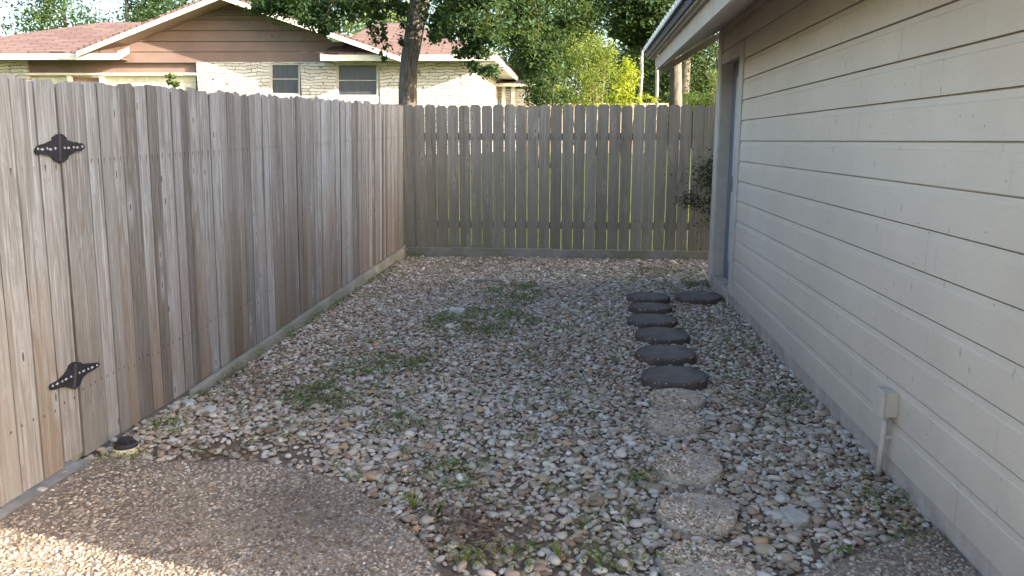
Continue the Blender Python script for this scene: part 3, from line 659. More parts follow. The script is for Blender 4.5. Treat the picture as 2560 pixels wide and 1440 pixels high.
# ================================================================== things lying in the yard
ORD = [('farthest dark round stepping stone of the row, left of the one at the door', 'a'), ('dark round stepping stone lying against the house below the door', 'b'),
       ('dark round stepping stone, smallest, just in front of the farthest of the row', 'c'), ('dark round stepping stone, third of the dark row from the far end', 'd'),
       ('dark round stepping stone in the middle, third of the dark row from the near end', 'e'), ('dark round stepping stone, second of the dark row from the near end', 'f'),
       ('nearest and largest looking dark stepping stone, touching the first pebbled stone', 'g'),
       ('pebbled tan stepping stone right in front of the nearest dark stone', 'h'), ('pebbled tan stepping stone, second from the dark stones', 'i'),
       ('pebbled tan stepping stone level with the conduit foot, third from the dark stones', 'j'), ('pebbled tan stepping stone half sunk beside the flat grey rock', 'k'),
       ('pebbled tan stepping stone cut off by the bottom edge, nearest of all', 'l')]
for (x, y, r, zt, dk), (lab, _) in zip(STONES, ORD):
    n = 48; ph = random.uniform(0, 6); vs = []; bu = []
    zt -= .010 * dk; rings = [(1.0, -.04, .0), (1.0, zt - .014, .3), (.995, zt - .005, .9), (.975, zt, .8), (.90, zt, .1), (.86, zt, .0), (.45, zt + .001, 0), (.001, zt + .001, 0)]
    amp = .004 if dk else .010; bv = []
    for (q, z, w) in rings:
        for k in range(n):
            th = 2 * math.pi * k / n
            rr = r * q * (1 + amp * (math.sin(th * 3 + ph) * .5 + math.sin(th * 7 + 2 * ph) * .35) + (.006 * math.sin(th * 24) if dk and q > .9 else random.uniform(-.012, .012) * (q > .9)))
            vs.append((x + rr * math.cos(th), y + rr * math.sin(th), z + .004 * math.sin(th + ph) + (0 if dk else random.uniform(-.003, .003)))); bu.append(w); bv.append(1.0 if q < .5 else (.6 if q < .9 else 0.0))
    fs = [(a * n + k, a * n + (k + 1) % n, (a + 1) * n + (k + 1) % n, (a + 1) * n + k) for a in range(len(rings) - 1) for k in range(n)] + [tuple((len(rings) - 1) * n + k for k in range(n))]
    b = MB(); b.add(vs, fs, 0, bu, bv); 
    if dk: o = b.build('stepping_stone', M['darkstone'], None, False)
    else:
        m_ = 950; rr = r * np.sqrt(rng.uniform(0, 1, m_)); th = rng.uniform(0, 6.28, m_); zz = zt - .05 * np.clip((rr / r - .93) / .07, 0, 1) * rng.uniform(.0, 1, m_); rr = np.minimum(rr, r * .985)
        V, Fc, C = agg(x + rr * np.cos(th), y + rr * np.sin(th), zz, 0.005, .0115, np.array([1.3, 1.22, 1.12])); k0 = len(b.v)
        o = mesh_obj('stepping_stone', np.concatenate([np.array(b.v), V]), b.f + [tuple(f) for f in (Fc + k0).tolist()], [M['aggstone'], M['pebble']], None, False, {'pcol': np.concatenate([np.ones((k0, 4)) * .3, C])}, [0] * len(b.f) + [1] * len(Fc))
    tag(o, lab, 'stepping stone', 'stepping stones through the gravel')
# cleanout cap
c = onZ(303, 1118, .03); cx_, cy_ = c[0] + .02, c[1]
cl = empty('cleanout_cap', (cx_, cy_, 0), 'black capped cream pipe stub by the fence at the patio corner', 'pipe cap')
b = MB(); b.tube([(cx_, cy_, -.04), (cx_ + .004, cy_, .032), (cx_ + .004, cy_, .036)], [.062, .062, .058], 28); bevel(b.build('pipe', M['cream'], cl, False), .002)
b = MB(); b.tube([(cx_ + .004, cy_, .030), (cx_ + .004, cy_, .048), (cx_ + .004, cy_, .056), (cx_ + .004, cy_, .058)], [.055, .055, .048, .03], 28); b.build('cap', M['blackpvc'], cl)
b = MB(); b.prism([(cx_ + .004 + .03 * a, cy_ + .024 * d, .057) for a, d in ((-1, -1), (1, -1), (1, 1), (-1, 1))][::1], (0, 0, .022)); bevel(b.build('cap_nut', M['blackpvc'], cl), .004)
# loose stones, brick and board
def rock(name, pos, dims, mat, label, cat, rot=0.0, flat=False, group=None):
    V, Fc, C = blobs(np.array([pos]), np.array([dims]), np.array([rot]), np.array([.15]), np.array([[.5, .5, .5]]), 3)
    o = mesh_obj(name, V, Fc, mat, None, not flat); o2 = tag(o, label, cat, group); return o2
M['paleR'] = m_paint('pale_limestone', (.47, .46, .44), .9, .15, 20, .5); M['greyR'] = m_paint('grey_limestone', (.40, .37, .335), .9, .15, 25, .5)
def slabrock(name, pxs, z, th, mat, label, cat, group=None):
    b = MB(); P = [onZ(x, y, z) for x, y in pxs]
    c = sum(P) / len(P); top = [p + np.array([0, 0, th * random.uniform(.75, 1.1)]) for p in P]; bot = [c + (p - c) * 1.06 - np.array([0, 0, .03]) for p in P]; n = len(P)
    b.add(top + bot + [c + np.array([0, 0, th * 1.08])], [((i + 1) % n, i, 2 * n) [::-1] for i in range(n)] + [(i, n + i, n + (i + 1) % n, (i + 1) % n) for i in range(n)])
    o = bevel(b.build(name, mat), .004); return tag(o, label, cat, group)
slabrock('flat_rock', [(1950,1272),(1968,1268),(2000,1278),(2025,1292),(2020,1304),(1985,1308),(1970,1296)], .03, .008, M['greyR'], 'pointed flat grey rock on the gravel right of the pebbled stones', 'rock')
slabrock('limestone_chunk', [(456,1010),(466,1002),(478,1001),(487,1007),(483,1014),(466,1016)], .02, .018, M['paleR'], 'white limestone chunk closest to the left fence in the leaf litter', 'rock', 'white chunks by the left fence')
slabrock('limestone_chunk', [(508,1024),(518,1018),(530,1021),(541,1017),(540,1026),(526,1033),(514,1030)], .02, .016, M['paleR'], 'bluish white limestone chunk, middle of three near the left fence', 'rock', 'white chunks by the left fence')
slabrock('limestone_chunk', [(564,1019),(576,1015),(593,1016),(590,1020),(572,1023)], .02, .01, M['concrete'], 'flat cream limestone flake, right of the two white chunks by the fence', 'rock', 'white chunks by the left fence')
p = onZ(1142, 778, .03); b = MB(); b.prism([p + np.array(q) for q in ((-.065, -.05, .03), (.06, -.06, .02), (.075, .03, .025), (-.05, .045, .03))][::1], (0, 0, -.06)); tag(bevel(b.build('brick', M['paleR']), .006), 'small pale broken brick lying in the middle of the gravel', 'brick')
p = onZ(1215, 702, .02); b = MB(); b.prism([p + np.array(q) for q in ((-.13, -.03, .02), (.15, -.045, .024), (.155, .02, .024), (-.125, .035, .02))], (0, 0, -.035)); tag(bevel(b.build('board', M['kick']), .004), 'short grey board scrap half buried in gravel near the back fence', 'board')

# ------------------------------------------------------------------ weeds, litter
def patch(px, py, rx, ry, n, ls, h, tall=0):
    c = onZ(px, py, .02); c[0] = np.clip(c[0], -2.2, 1.33); c[1] = min(c[1], 9.9); a = rng.uniform(0, 6.28, n); r = np.sqrt(rng.uniform(0, 1, n)) * rng.uniform(.6, 1, n)
    # sprigs: leaves gather round a few stems
    k = max(3, n // 14); ka = rng.uniform(0, 6.28, k); kr = np.sqrt(rng.uniform(0, 1, k)); i = rng.integers(0, k, n)
    x = c[0] + kr[i] * np.cos(ka[i]) * rx * 1.35 + rng.normal(0, .045, n); y = c[1] + kr[i] * np.sin(ka[i]) * ry * 1.35 + rng.normal(0, .022, n)
    z = .018 + rng.uniform(0, 1, n) ** 1.5 * h * rng.uniform(.4, 1, k)[i]
    x = np.where(x > 1.39, 2.78 - x, x); m = (x < 1.40) & (x > -2.24) & (y < 10.0)
    return np.stack([x, y, z], 1)[m], ls
WP = [(835,985,.20,.22,380,.034,.06,'weed','leafy green weed patch in the gravel left of centre, beside the leaf litter'),
      (950,912,.24,.20,380,.032,.04,'weed','flat green weed patch just behind the leafy patch left of centre'),
      (1205,808,.36,.42,900,.036,.04,'weed','largest green weed patch, spreading over the gravel below the broken brick'),
      (1290,735,.20,.40,420,.036,.05,'weed','green weed patch in the gravel behind and right of the broken brick'),
      (975,1062,.16,.10,190,.024,.035,'weed','low green weed patch in the gravel straight behind the patio edge'),
      (1120,1190,.15,.13,260,.028,.05,'weed','bright green weed patch right of the curved patio edge'),
      (1590,1205,.05,.05,80,.026,.05,'weedy','small yellow green weed left of the third pebbled stone'),
      (1945,1005,.16,.13,150,.028,.05,'weed','green weed patch between the stepping stones and the siding'),
      (1215,1385,.12,.06,90,.026,.05,'weedy','yellow green weed patch by the near curve of the patio at the bottom'),
      (1560,1395,.20,.08,110,.026,.05,'weedy','yellow green weeds left of the nearest pebbled stone'),
      (1700,690,.65,.5,520,.03,.05,'weed','wide faint weed patch in front of the back fence by the house corner'),
      (2295,1352,.05,.06,70,.024,.05,'weed','small green weed at the foundation by the near slab corner'),
      (2215,1235,.05,.05,60,.024,.04,'weed','little green weed at the foot of the conduit'),
      (240,1150,.09,.05,110,.024,.05,'weedy','yellow green weed tuft between the cleanout cap and the gate'),
      (390,1062,.11,.10,110,.026,.05,'weedy','yellow green weed tuft at the fence foot behind the cleanout cap'),
      (1020,612,.10,.08,90,.04,.22,'weed','green weed clump climbing in the corner where the two fences meet'),
      (930,690,.12,.4,150,.03,.05,'weed','green weeds along the left kickboard near the back corner'),
      (1740,715,.06,.05,60,.03,.07,'weed','green weed growing on the dark stone against the house')]
for (px, py, rx, ry, n, ls, h, mt, lab) in WP:
    P, l_ = patch(px, py, rx, ry, int(n * 1.9), ls, h * 1.1)
    V, Fq, r = leaves(P, l_ * .72, .5, .45); o = mesh_obj('weed_patch', V, Fq, M[mt], None, False, {'rnd': r}); tag(o, lab, 'weed', 'weed patches in the gravel')  # each mesh is one weed patch of several scattered sprigs
# broad-leaved weed and grass tufts near the patio
def blades(b, c, n, h, lean, w=.006, broad=False):
    for k in range(n):
        a = random.uniform(0, 6.28); hh = h * random.uniform(.6, 1.1); d = np.array([math.cos(a), math.sin(a), 0]); s_ = np.array([-d[1], d[0], 0])
        o = c + d * random.uniform(0, .012); L = lean * random.uniform(.5, 1.3)
        pts = [(0, .35), (.35, .9 if not broad else .8), (.7, .75 if not broad else 1.2), (1, .05)]; vs = []
        for t, ww in pts:
            p = o + d * L * hh * t ** 2 + np.array([0, 0, hh * (t - .25 * L * t * t)]); vs += [p - s_ * w * ww, p + s_ * w * ww]
        b.add(vs, [(0, 1, 3, 2), (2, 3, 5, 4), (4, 5, 7, 6)], random.random())
b = MB(); blades(b, onZ(1085, 1300, .01), 7, .085, .5, .014, True); tag(b.build('broadleaf_weed', M['weed']), 'upright broad-leaved green weed standing in litter beside the patio edge', 'weed')
for (px, py, n, h, lab) in ((1035, 1275, 16, .10, 'grass tuft with thin pale blades beside the broad-leaved weed'), (1450, 1330, 14, .07, 'thin grass tuft among pebbles left of the nearest pebbled stones'), (1400, 1405, 14, .08, 'grass tuft at the bottom edge among pebbles, right of the patio curve')):
    b = MB(); blades(b, onZ(px, py, .01), n, h, .7, .003); tag(b.build('grass_tuft', M['weedy']), lab, 'grass', 'grass tufts in the gravel')
# scattered sprouts nobody could count
P = []
for k in range(420):
    x, y = rng.uniform(-2.2, 1.35), 2.5 + 7.4 * rng.uniform() ** 1.3
    if inpoly(np.array([x]), np.array([y]), SLAB)[0] or inpoly(np.array([x]), np.array([y]), SLAB2)[0] or (x > .3 and x < .9 and y > 2.6 and y < 7.7): continue
    n = rng.integers(5, 22); P.append(np.stack([x + rng.normal(0, .03, n), y + rng.normal(0, .03, n), .02 + rng.uniform(0, .035, n)], 1))
for k in range(60):   # along the kickboards
    y = rng.uniform(3.5, 9.9); n = rng.integers(5, 18); P.append(np.stack([-2.22 + np.abs(rng.normal(0, .03, n)), y + rng.normal(0, .05, n), .015 + rng.uniform(0, .05, n)], 1))
for k in range(40):
    x = rng.uniform(-2.2, 1.4); n = rng.integers(4, 14); P.append(np.stack([x + rng.normal(0, .06, n), 9.96 - np.abs(rng.normal(0, .06, n)), .015 + rng.uniform(0, .04, n)], 1))
V, Fq, r = leaves(np.concatenate(P), .022, .5, .5); kind(mesh_obj('weeds', V, Fq, M['weed'], None, False, {'rnd': r}), 'stuff', 'tiny green sprouts scattered through the gravel')
P = []
for (px, py, rx, ry, n) in ((1150,1290,.20,.24,300),(620,960,.28,.34,420),(1190,1340,.24,.12,190),(480,1130,.34,.07,110),(1090,670,.5,.5,160),(2250,1320,.16,.16,90),(1700,1000,.2,.1,40),(700,1165,.35,.05,60)):
    c = onZ(px, py, .03); P.append(np.stack([c[0] + rng.normal(0, rx * .6, n), c[1] + rng.normal(0, ry * .6, n), rng.uniform(.018, .042, n)], 1))
P.append(np.stack([rng.uniform(-2.2, 1.4, 700), rng.uniform(2.6, 9.9, 700), rng.uniform(.022, .042, 700)], 1)); P = np.concatenate(P)
P = P[(P[:, 0] < 1.39) & (P[:, 0] > -2.23) & (P[:, 1] < 10) & ~inpoly(P[:, 0], P[:, 1], SLAB)]
V, Fq, r = leaves(P, .028, 1.4, .42); kind(mesh_obj('leaf_litter', V, Fq, M['litter'], None, False, {'rnd': r}), 'stuff', 'dry brown leaves lying among the pebbles')
b = MB()
for (px, py, L, a) in ((1180,1330,.16,.3),(1200,1315,.2,-.5),(1130,1318,.12,.9),(800,1345,.07,-.3),(1230,1310,.14,.1),(1140,1290,.1,1.3),(160,1238,.09,.15)):
    c = onZ(px, py, .045); d = np.array([math.cos(a), math.sin(a), 0]) * L / 2; b.tube([c - d, c + np.array([0, 0, .006]), c + d], [.0022, .003, .002], 6)
kind(b.build('twigs', M['twig']), 'stuff', 'thin dry twigs lying by the patio edge')

# shrub at the far house corner
c = onD(1765, 470, 9.6)
sh = empty('shrub', (c[0] + .12, c[1], 0), 'dark leafy shrub poking out behind the house corner at the back fence', 'shrub')
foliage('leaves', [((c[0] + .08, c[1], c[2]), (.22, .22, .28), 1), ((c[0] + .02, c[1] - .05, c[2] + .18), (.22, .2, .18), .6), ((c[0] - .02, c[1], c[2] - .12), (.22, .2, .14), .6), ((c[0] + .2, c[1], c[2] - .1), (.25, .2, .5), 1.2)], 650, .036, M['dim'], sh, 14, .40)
trunk_part(sh, [([(c[0] + .12, c[1], 0), (c[0] + .1, c[1], c[2] - .2), (c[0] + .05, c[1], c[2] + .2)], [.015, .011, .004])], M['twig'], 'stem', 6)

# ================================================================== neighbour's house
D0 = 22.0; DF = 21.35                       # wall plane, front of the overhangs
dy = np.array([0, 1.0, 0]); 
def HP(x, y, D): return onD(x, y, D)
def uvattr(o, fu):      # store flat surface coordinates for brick-like patterns
    me = o.data; L = np.array([v.co[:] for v in me.vertices]) + wloc(o)
    at = me.attributes.new('uvw', 'FLOAT_VECTOR', 'POINT'); at.data.foreach_set('vector', fu(L).astype(np.float32).ravel()); return o
nb = empty('house', tuple(onD(700, 330, D0)[:2]) + (1.0,), "neighbour's ranch house with brown gable, pale stone wall and red shingle roof beyond the fence", 'house', 'houses')
wallz = lambda L: np.stack([L @ rt, L[:, 2], L @ fh], 1)
wallY = lambda L: np.stack([L[:, 1], L[:, 2], L[:, 0]], 1)
def flatq(P, th, name, mat, parent=nb, fu=None):
    b = MB(); b.prism(P, fh * th); o = b.build(name, mat, parent)
    if fu: uvattr(o, fu)
    return o
# stone wall with real window openings: strips between them
gz = 1.0
def P_(x, y, D=D0): return HP(x, y, D)
def zrect(x0, x1, ytop, zbot, D=D0):        # quad: photo columns, top row, bottom at height
    a, c = P_(x0, ytop, D), P_(x1, ytop, D); return [a, c, np.array([c[0], c[1], zbot]), np.array([a[0], a[1], zbot])]
def rect(x0, x1, y0, y1, D=D0): return [P_(x0, y0, D), P_(x1, y0, D), P_(x1, y1, D), P_(x0, y1, D)]
b = MB()
for q in (zrect(490, 672, 155, gz), rect(672, 750, 155, 159), zrect(672, 750, 236, gz), zrect(750, 838, 155, gz), rect(838, 947, 150, 158), zrect(838, 947, 241, gz), zrect(947, 1181, 150, gz)):
    b.prism(q[::-1], fh * .25)
o = b.build('stone_wall', M['stone'], nb); uvattr(o, wallz)
# right side wall runs back along the yard's direction
c0 = P_(1181, 155); c0[2] = 3.62; cb = c0 + dy * 7.5
b = MB(); b.prism([c0 + dy * .02, cb, np.array([cb[0], cb[1], gz]), np.array([c0[0], c0[1] + .02, gz])], (-.2, 0, 0)); uvattr(b.build('side_wall', M['stone'], nb), wallY)
b = MB(); p = c0 + dy * 4.0
b.prism([p + np.array([.03, 0, -.15]), p + np.array([.03, .14, -.15]), p + np.array([.03, .14, -2.4]), p + np.array([.03, 0, -2.4])], (-.025, 0, 0)); b.build('downspout', M['tanwall'], nb)
# rear wing seen past the corner
r0 = onD(1230, 222, 28.5); r1 = onD(1330, 222, 28.5)
o = flatq([np.array([r0[0], r0[1], gz]), np.array([r1[0], r1[1], gz]), r1, r0], .2, 'rear_wall', M['stone'], nb, wallz)
flatq(rect(1254, 1264, 216, 290, 28.4)[::-1], .05, 'rear_trim', M['white']); flatq(rect(1278, 1288, 216, 290, 28.4)[::-1], .05, 'rear_trim', M['white'])
flatq(rect(1236, 1340, 207, 216, 28.0)[::-1], .1, 'rear_fascia', M['white'])
b = MB(); q = rect(1236, 1340, 197, 206.5, 28.0); q[0] = q[0] + fh * .6; q[1] = q[1] + fh * .6
b.prism(q[::-1], (0, 0, -.03)); uvattr(b.build('rear_roof', M['shingle'], nb), wallz)
# gable wall of wide brown boards
GB = 156.5; rows = [156.5, 129, 103, 76, 49, 22, -5]
def rakeL(y): return 197 + (127 - y) / .40
def rakeR(y): return 835 + (y - 85) / .345
b = MB()
for i in range(len(rows) - 1):
    y0, y1 = rows[i], rows[i + 1] + 1.3
    xl0, xl1 = max(rakeL(y0) + 20, 268), max(rakeL(y1) + 20, 268)
    if i == 0: xl0 = xl1 = 268
    xr0, xr1 = min(rakeR(y0) - 20, 830), min(rakeR(y1) - 20, 960)
    if i == 0: xr0 = xr1 = 830
    q = [P_(xl0, y0), P_(xr0, y0), P_(xr1, y1), P_(xl1, y1)]
    q[2] = q[2] + fh * .02; q[3] = q[3] + fh * .02
    b.prism(q, fh * .12)
b.build('gable_wall', M['brownpaint'], nb)
b = MB()
for k in range(5): b.prism(rect(525 + k * 7, 650 - k * 9, 40 - k * 6, 43.5 - k * 6, D0 - .06)[::-1], fh * .05)
b.build('gable_vent', M['brownpaint'], nb)
# gable roof: two slopes running back from the rakes, white barge boards
DG = 21.12
pk = HP(549, -15, DG); eL = HP(190, 129, DG); eR = HP(1000, 141, DG); back = dy * 7
def slope(name, A, Bp, back, th=.06):
    b = MB(); b.prism([A, Bp, Bp + back, A + back], (0, 0, th)); o = b.build(name, M['shingle'], nb)
    ax = (Bp - A); ax /= np.linalg.norm(ax); bk = back / np.linalg.norm(back)
    return uvattr(o, lambda L: np.stack([L @ bk, L @ ax, L[:, 2] * 0], 1))
slope('roof', eL, pk, back); slope('roof', pk, eR, back)
for (A, Bp) in ((eL, pk), (pk, eR)):
    b = MB(); d = np.array([0, 0, -.125]); u_ = np.array([0, 0, -.004])
    b.prism([A + u_, A + d, Bp + d, Bp + u_], fh * .035); b.build('barge_board', M['white'], nb)
    b = MB(); q = [A + d * .8, A + d * .8 + fh * .87, Bp + d * .8 + fh * .87, Bp + d * .8]
    b.prism([p_ + fh * .036 if j in (0, 3) else p_ for j, p_ in enumerate(q)], (0, 0, .015)); b.build('gable_soffit', M['brownpaint'], nb)
# left and right low roofs with fascia
def low_roof(xa, xb, yt, yb, hipL, hipR, ridge_y, D=DF):
    """eave from column xa to xb at the front, rising to a ridge further back"""
    A, Bp = HP(xa, yt, D), HP(xb, yt, D); rise = 1.25; run = 3.6
    A2 = A + dy * run + rt * hipL + np.array([0, 0, rise]); B2 = Bp + dy * run - rt * hipR + np.array([0, 0, rise])
    b = MB(); b.prism([A, Bp, B2, A2], (0, 0, .05)); o = b.build('roof', M['shingle'], nb); uvattr(o, lambda L: np.stack([L @ rt, (L @ dy) * 1.06, L[:, 2] * 0], 1))
    f = MB(); f.prism([A + np.array([0, 0, -.003]), Bp + np.array([0, 0, -.003]), Bp + np.array([0, 0, -.155]), A + np.array([0, 0, -.155])], fh * .035); f.build('fascia', M['white'], nb)
    s_ = MB(); z = np.array([0, 0, -.12]); s_.prism([A + z + fh * .04, Bp + z + fh * .04, Bp + z + fh * .66, A + z + fh * .66], (0, 0, .015)); s_.build('soffit', M['brownpaint'], nb)
    return A, Bp, A2, B2
A, Bp, A2, B2 = low_roof(-260, 292, 133.5, 147, 3.4, 0.0, 50)
b = MB(); q = [Bp, Bp + np.array([0, 0, -.15]), Bp + fh * .62 + np.array([0, 0, .07]), Bp + fh * .62 + np.array([0, 0, .22])]
b.prism(q, rt * .035); b.build('fascia', M['white'], nb)
A, Bp, A2, B2 = low_roof(800, 1239, 136.5, 148, 0.6, 3.0, 45)
b = MB(); C2 = Bp + dy * 7.6; b.prism([Bp, C2, B2 + dy * .6, B2], (0, 0, .05)); uvattr(b.build('roof', M['shingle'], nb), lambda L: np.stack([L @ dy, L @ rt, L[:, 2] * 0], 1))
b = MB(); z = np.array([0, 0, -.155]); b.prism([Bp + rt * .002, C2, C2 + z, Bp + z], -rt * .035); b.build('fascia', M['white'], nb)
b = MB(); zz = np.array([0, 0, -.12]); b.prism([Bp + zz - rt * .04 + dy * .7, C2 + zz - rt * .04, C2 + zz - rt * .58, Bp + zz - rt * .58 + dy * .7], (0, 0, .015)); b.build('soffit', M['tanwall'], nb)
# floodlight under the eave
fl = MB(); p = c0 + np.array([.05, .15, -.12]); fl.tube([p + np.array([0, 0, .08]), p], [.05, .04], 10); fl = fl.build('floodlight', M['white'], nb)
for q in (-1, 1):
    b = MB(); a = p + np.array([.02, 0, -.02]); e = a + np.array([.05, -.05 + q * .10, -.08]); b.tube([a, (a + e) / 2, e], [.025, .045, .075], 12); b.build('lamp_head', M['white'], fl, True)
# windows
def window(x0, x1, y0, y1, gx0, gx1, gy0, gy1, ym):
    b = MB(); D = D0 + .02
    for q in (rect(x0, gx0, y0, y1, D), rect(gx1, x1, y0, y1, D), rect(gx0, gx1, y0, gy0, D), rect(gx0, gx1, gy1, y1, D)): b.prism(q[::-1], fh * .1)
    w = b.build('window', M['tanwall'], nb)
    b = MB(); b.prism(rect(gx0, gx1, gy0, gy1, D + .06)[::-1], fh * .02); b.build('pane', M['glass'], w)
    b = MB(); b.prism(rect(gx0, gx1, ym - 1, ym + 1, D + .03)[::-1], fh * .03); 
    for (a, c) in ((gx0, gx0 + 2), (gx1 - 2, gx1)): b.prism(rect(a, c, gy0, gy1, D + .032)[::-1], fh * .02)
    b.build('sash', M['tanwall'], w)
window(672, 750, 159, 236, 679, 747, 162.5, 233, 197.5)
window(838, 947, 158, 241, 845, 942, 163, 237, 201)
# garage bay: header, door, posts, entry door
flatq(rect(62, 490, 138, 182, D0 + .125)[::-1], .1, 'garage_header', M['brownpaint'])
flatq(rect(62, 490, 182.2, 187.5, D0 - .02)[::-1], .12, 'garage_trim', M['white'])
b = MB(); ys_ = [188, 206, 226, 246, 270]
for k in range(4): b.prism(rect(259, 490, ys_[k], ys_[k + 1] - .8, D0 + .16)[::-1], fh * .04)
q = zrect(259, 490, 270, gz, D0 + .16); b.prism(q[::-1], fh * .04); b.build('garage_door', M['garage'], nb)
flatq(zrect(247, 258, 187.8, gz, D0 + .03)[::-1], .12, 'garage_post', M['white'])
flatq(zrect(166, 176, 187.8, gz, D0 + .03)[::-1], .12, 'garage_post', M['white'])
flatq(zrect(176, 247, 193, gz, D0 + .2)[::-1], .05, 'entry_door', M['brownlight'])
flatq(zrect(62, 166, 192, gz, D0 + .2)[::-1], .05, 'garage_side_panel', M['garage'])
flatq(rect(62, 258, 187.8, 193, D0 + .22)[::-1], .05, 'garage_header', M['white'])
o = flatq(zrect(-260, 62, 138, gz)[::-1], .2, 'stone_wall', M['stone'], nb, wallz)
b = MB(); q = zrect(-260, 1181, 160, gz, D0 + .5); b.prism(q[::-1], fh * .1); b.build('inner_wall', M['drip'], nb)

# distant low fence behind the lawn
A, Bp = onD(1300, 259, 24), onD(1672, 266, 24); A[2] = Bp[2] = 2.6
b = MB(); n = 34
for k in range(n):
    a, c = A + (Bp - A) * k / n, A + (Bp - A) * (k + .96) / n
    z = np.array([0, 0, -1.6]); b.prism([a + z, c + z, c, a], fh * .03, random.random())
ff = b.build('fence', M['farwood']); tag(ff, 'sunlit tan board fence far behind the lawn, only its top showing', 'fence')

# ================================================================== trees
def clump(x, y, D, rpx, w=1.0, ry=None):
    c = onD(x, y, D); r = rpx * pxm(D); return (c, (r, r, (ry or rpx) * pxm(D)), w)
DT = 12.6
t0 = onD(1021, 300, DT); base = (t0[0], t0[1], float(gh(0, t0[1])))
oak = empty('oak_tree', base, 'large oak with leaning grey trunk rising behind the corner of the two fences', 'tree')
path = [np.array(base) - (0, 0, .1), onD(1021, 262, DT), onD(1018, 220, DT), onD(1022, 160, DT), onD(1035, 85, DT), onD(1050, 0, DT), onD(1072, -110, DT), onD(1110, -260, DT), onD(1140, -420, DT)]
rad = [.19, .150, .142, .136, .138, .150, .15, .13, .09]
br = [(path, rad)]
top = path[6]
for (x, y, D, r) in ((760,-120,12,.06),(860,-60,11.2,.05),(1250,-40,11.5,.07),(1400,-60,12.5,.06),(1180,-250,11,.06),(1560,-90,13.5,.05),(950,-250,13.6,.05)):
    e = onD(x, y, D); s0 = path[5] if y > -100 else top; m_ = (s0 + e) / 2 + np.array([0, 0, .35]); br.append(([s0, m_, e], [r, r * .75, r * .35]))
for (x0, y0, x1, y1, D, r) in ((1250,-40,1215,140,11.6,.018),(1330,-20,1345,110,12,.02),(860,-60,800,60,11.6,.015),(1330,20,1300,200,12.4,.014),(1040,75,955,35,12.2,.02)):
    br.append(([onD(x0, y0, D), onD((x0 + x1) / 2 + 8, (y0 + y1) / 2, D), onD(x1, y1, D)], [r, r * .7, r * .3]))
trunk_part(oak, br, M['bark'], 'trunk', 14)
CL = [clump(680,5,12,48,.7,28), clump(735,20,12,55,.9,34), clump(790,40,12,48,.9,36), clump(845,15,12,55,.9,42), clump(820,72,11.9,26,.35,18), clump(700,-40,12,70,1), clump(800,-50,12,80,1.2), clump(665,22,12,26,.25,16),
      clump(905,25,12.2,40,.45,42), clump(945,20,12.5,42,.5,32), clump(985,15,12.8,36,.5,36), clump(930,68,12.2,16,.13,34), clump(965,92,12.3,13,.12,30), clump(1010,88,12.3,14,.10,30),
      clump(1100,30,12,42,.6,42), clump(1105,100,12.2,32,.22,30), clump(1150,45,11.6,52,.9,50), clump(1090,85,12.6,20,.18,24), clump(960,138,12.0,8,.05,16),
      clump(1200,20,11.4,65,1.2,60), clump(1215,95,11.4,45,.8,48), clump(1180,140,11.4,32,.35,22), clump(1212,168,11.4,30,.3,24), clump(1160,128,11.4,22,.15,14), clump(1265,50,11.8,62,1.2,60), clump(1335,105,12,40,.8,48),
      clump(1330,30,12.2,70,1.3,66), clump(1345,120,12.4,55,.9,52), clump(1395,85,12.6,48,.6,55), clump(1350,175,12.6,36,.45,36),
      clump(1250,-70,11.6,110,1.4), clump(1120,-90,11.8,100,1.3), clump(950,-90,12.4,90,1), clump(1390,-70,12.6,90,1.2), clump(1150,-220,12,160,1.5), clump(900,-220,12.6,160,1.3), clump(1350,-220,12.6,150,1.3)]
foliage('crown', CL, 1500, .062, M['oak'], oak, 13, .34, .4)

def tree(name, x, D, ztop, rad, trunk_r, label, nleaf, ls, mat, group, zb=2.0, bark='bark', squash=1.25):
    c = onD(x, 300, D); g = float(gh(0, c[1])); bs = (c[0], c[1], g)
    t = empty(name, bs, label, 'tree', group); hgt = ztop - g
    cl = []; br = []; n = 12
    zc0 = g + zb
    for k in range(n):
        f = k / (n - 1); z = zc0 + (ztop - zc0) * (f * .92 + .02); rr = rad * (.55 + .45 * math.sin(math.pi * min(1, f * .8 + .2))) ; a = random.uniform(0, 6.28); o = rr * random.uniform(.25, .75)
        cc = np.array([c[0] + math.cos(a) * o, c[1] + math.sin(a) * o, z]); s_ = rr * random.uniform(.42, .62)
        cl.append((cc, (s_, s_, s_ * .75), 1)); br.append(([np.array([c[0], c[1], max(g + .5, z - rr * .7)]), (np.array([c[0], c[1], z - .2]) + cc) / 2, cc], [trunk_r * .45 * (1 - f * .6), trunk_r * .3 * (1 - f * .6), trunk_r * .1]))
    br.append(([np.array(bs) - (0, 0, .1), np.array([c[0] + .1, c[1], g + hgt * .3]), np.array([c[0] - .1, c[1], g + hgt * .6]), np.array([c[0], c[1], ztop - .5])], [trunk_r, trunk_r * .8, trunk_r * .5, trunk_r * .15]))
    trunk_part(t, br, M[bark], 'trunk', 8)
    foliage('crown', cl, nleaf / n, ls, M[mat], t, 14, .36, .3)
G2 = "trees behind the neighbour's house"; G3 = 'trees beyond the back fence'
tree('tree', 20, 40, 6.2, 2.6, .2, 'light green tree at the left edge, lowest behind the red roof', 9000, .15, 'olive', G2, 1.0)
tree('tree', 190, 38, 8.6, 3.2, .25, 'airy tree behind the left end of the red roof ridge', 11000, .15, 'far', G2, 1.5)
tree('tree', 345, 36, 9.6, 3.2, .25, 'dense dark tree above the middle of the red roof', 15000, .14, 'oak', G2, 1.5)
tree('tree', 480, 40, 10, 3.6, .25, 'green tree behind the left slope of the brown gable', 13000, .15, 'far', G2, 1.5)
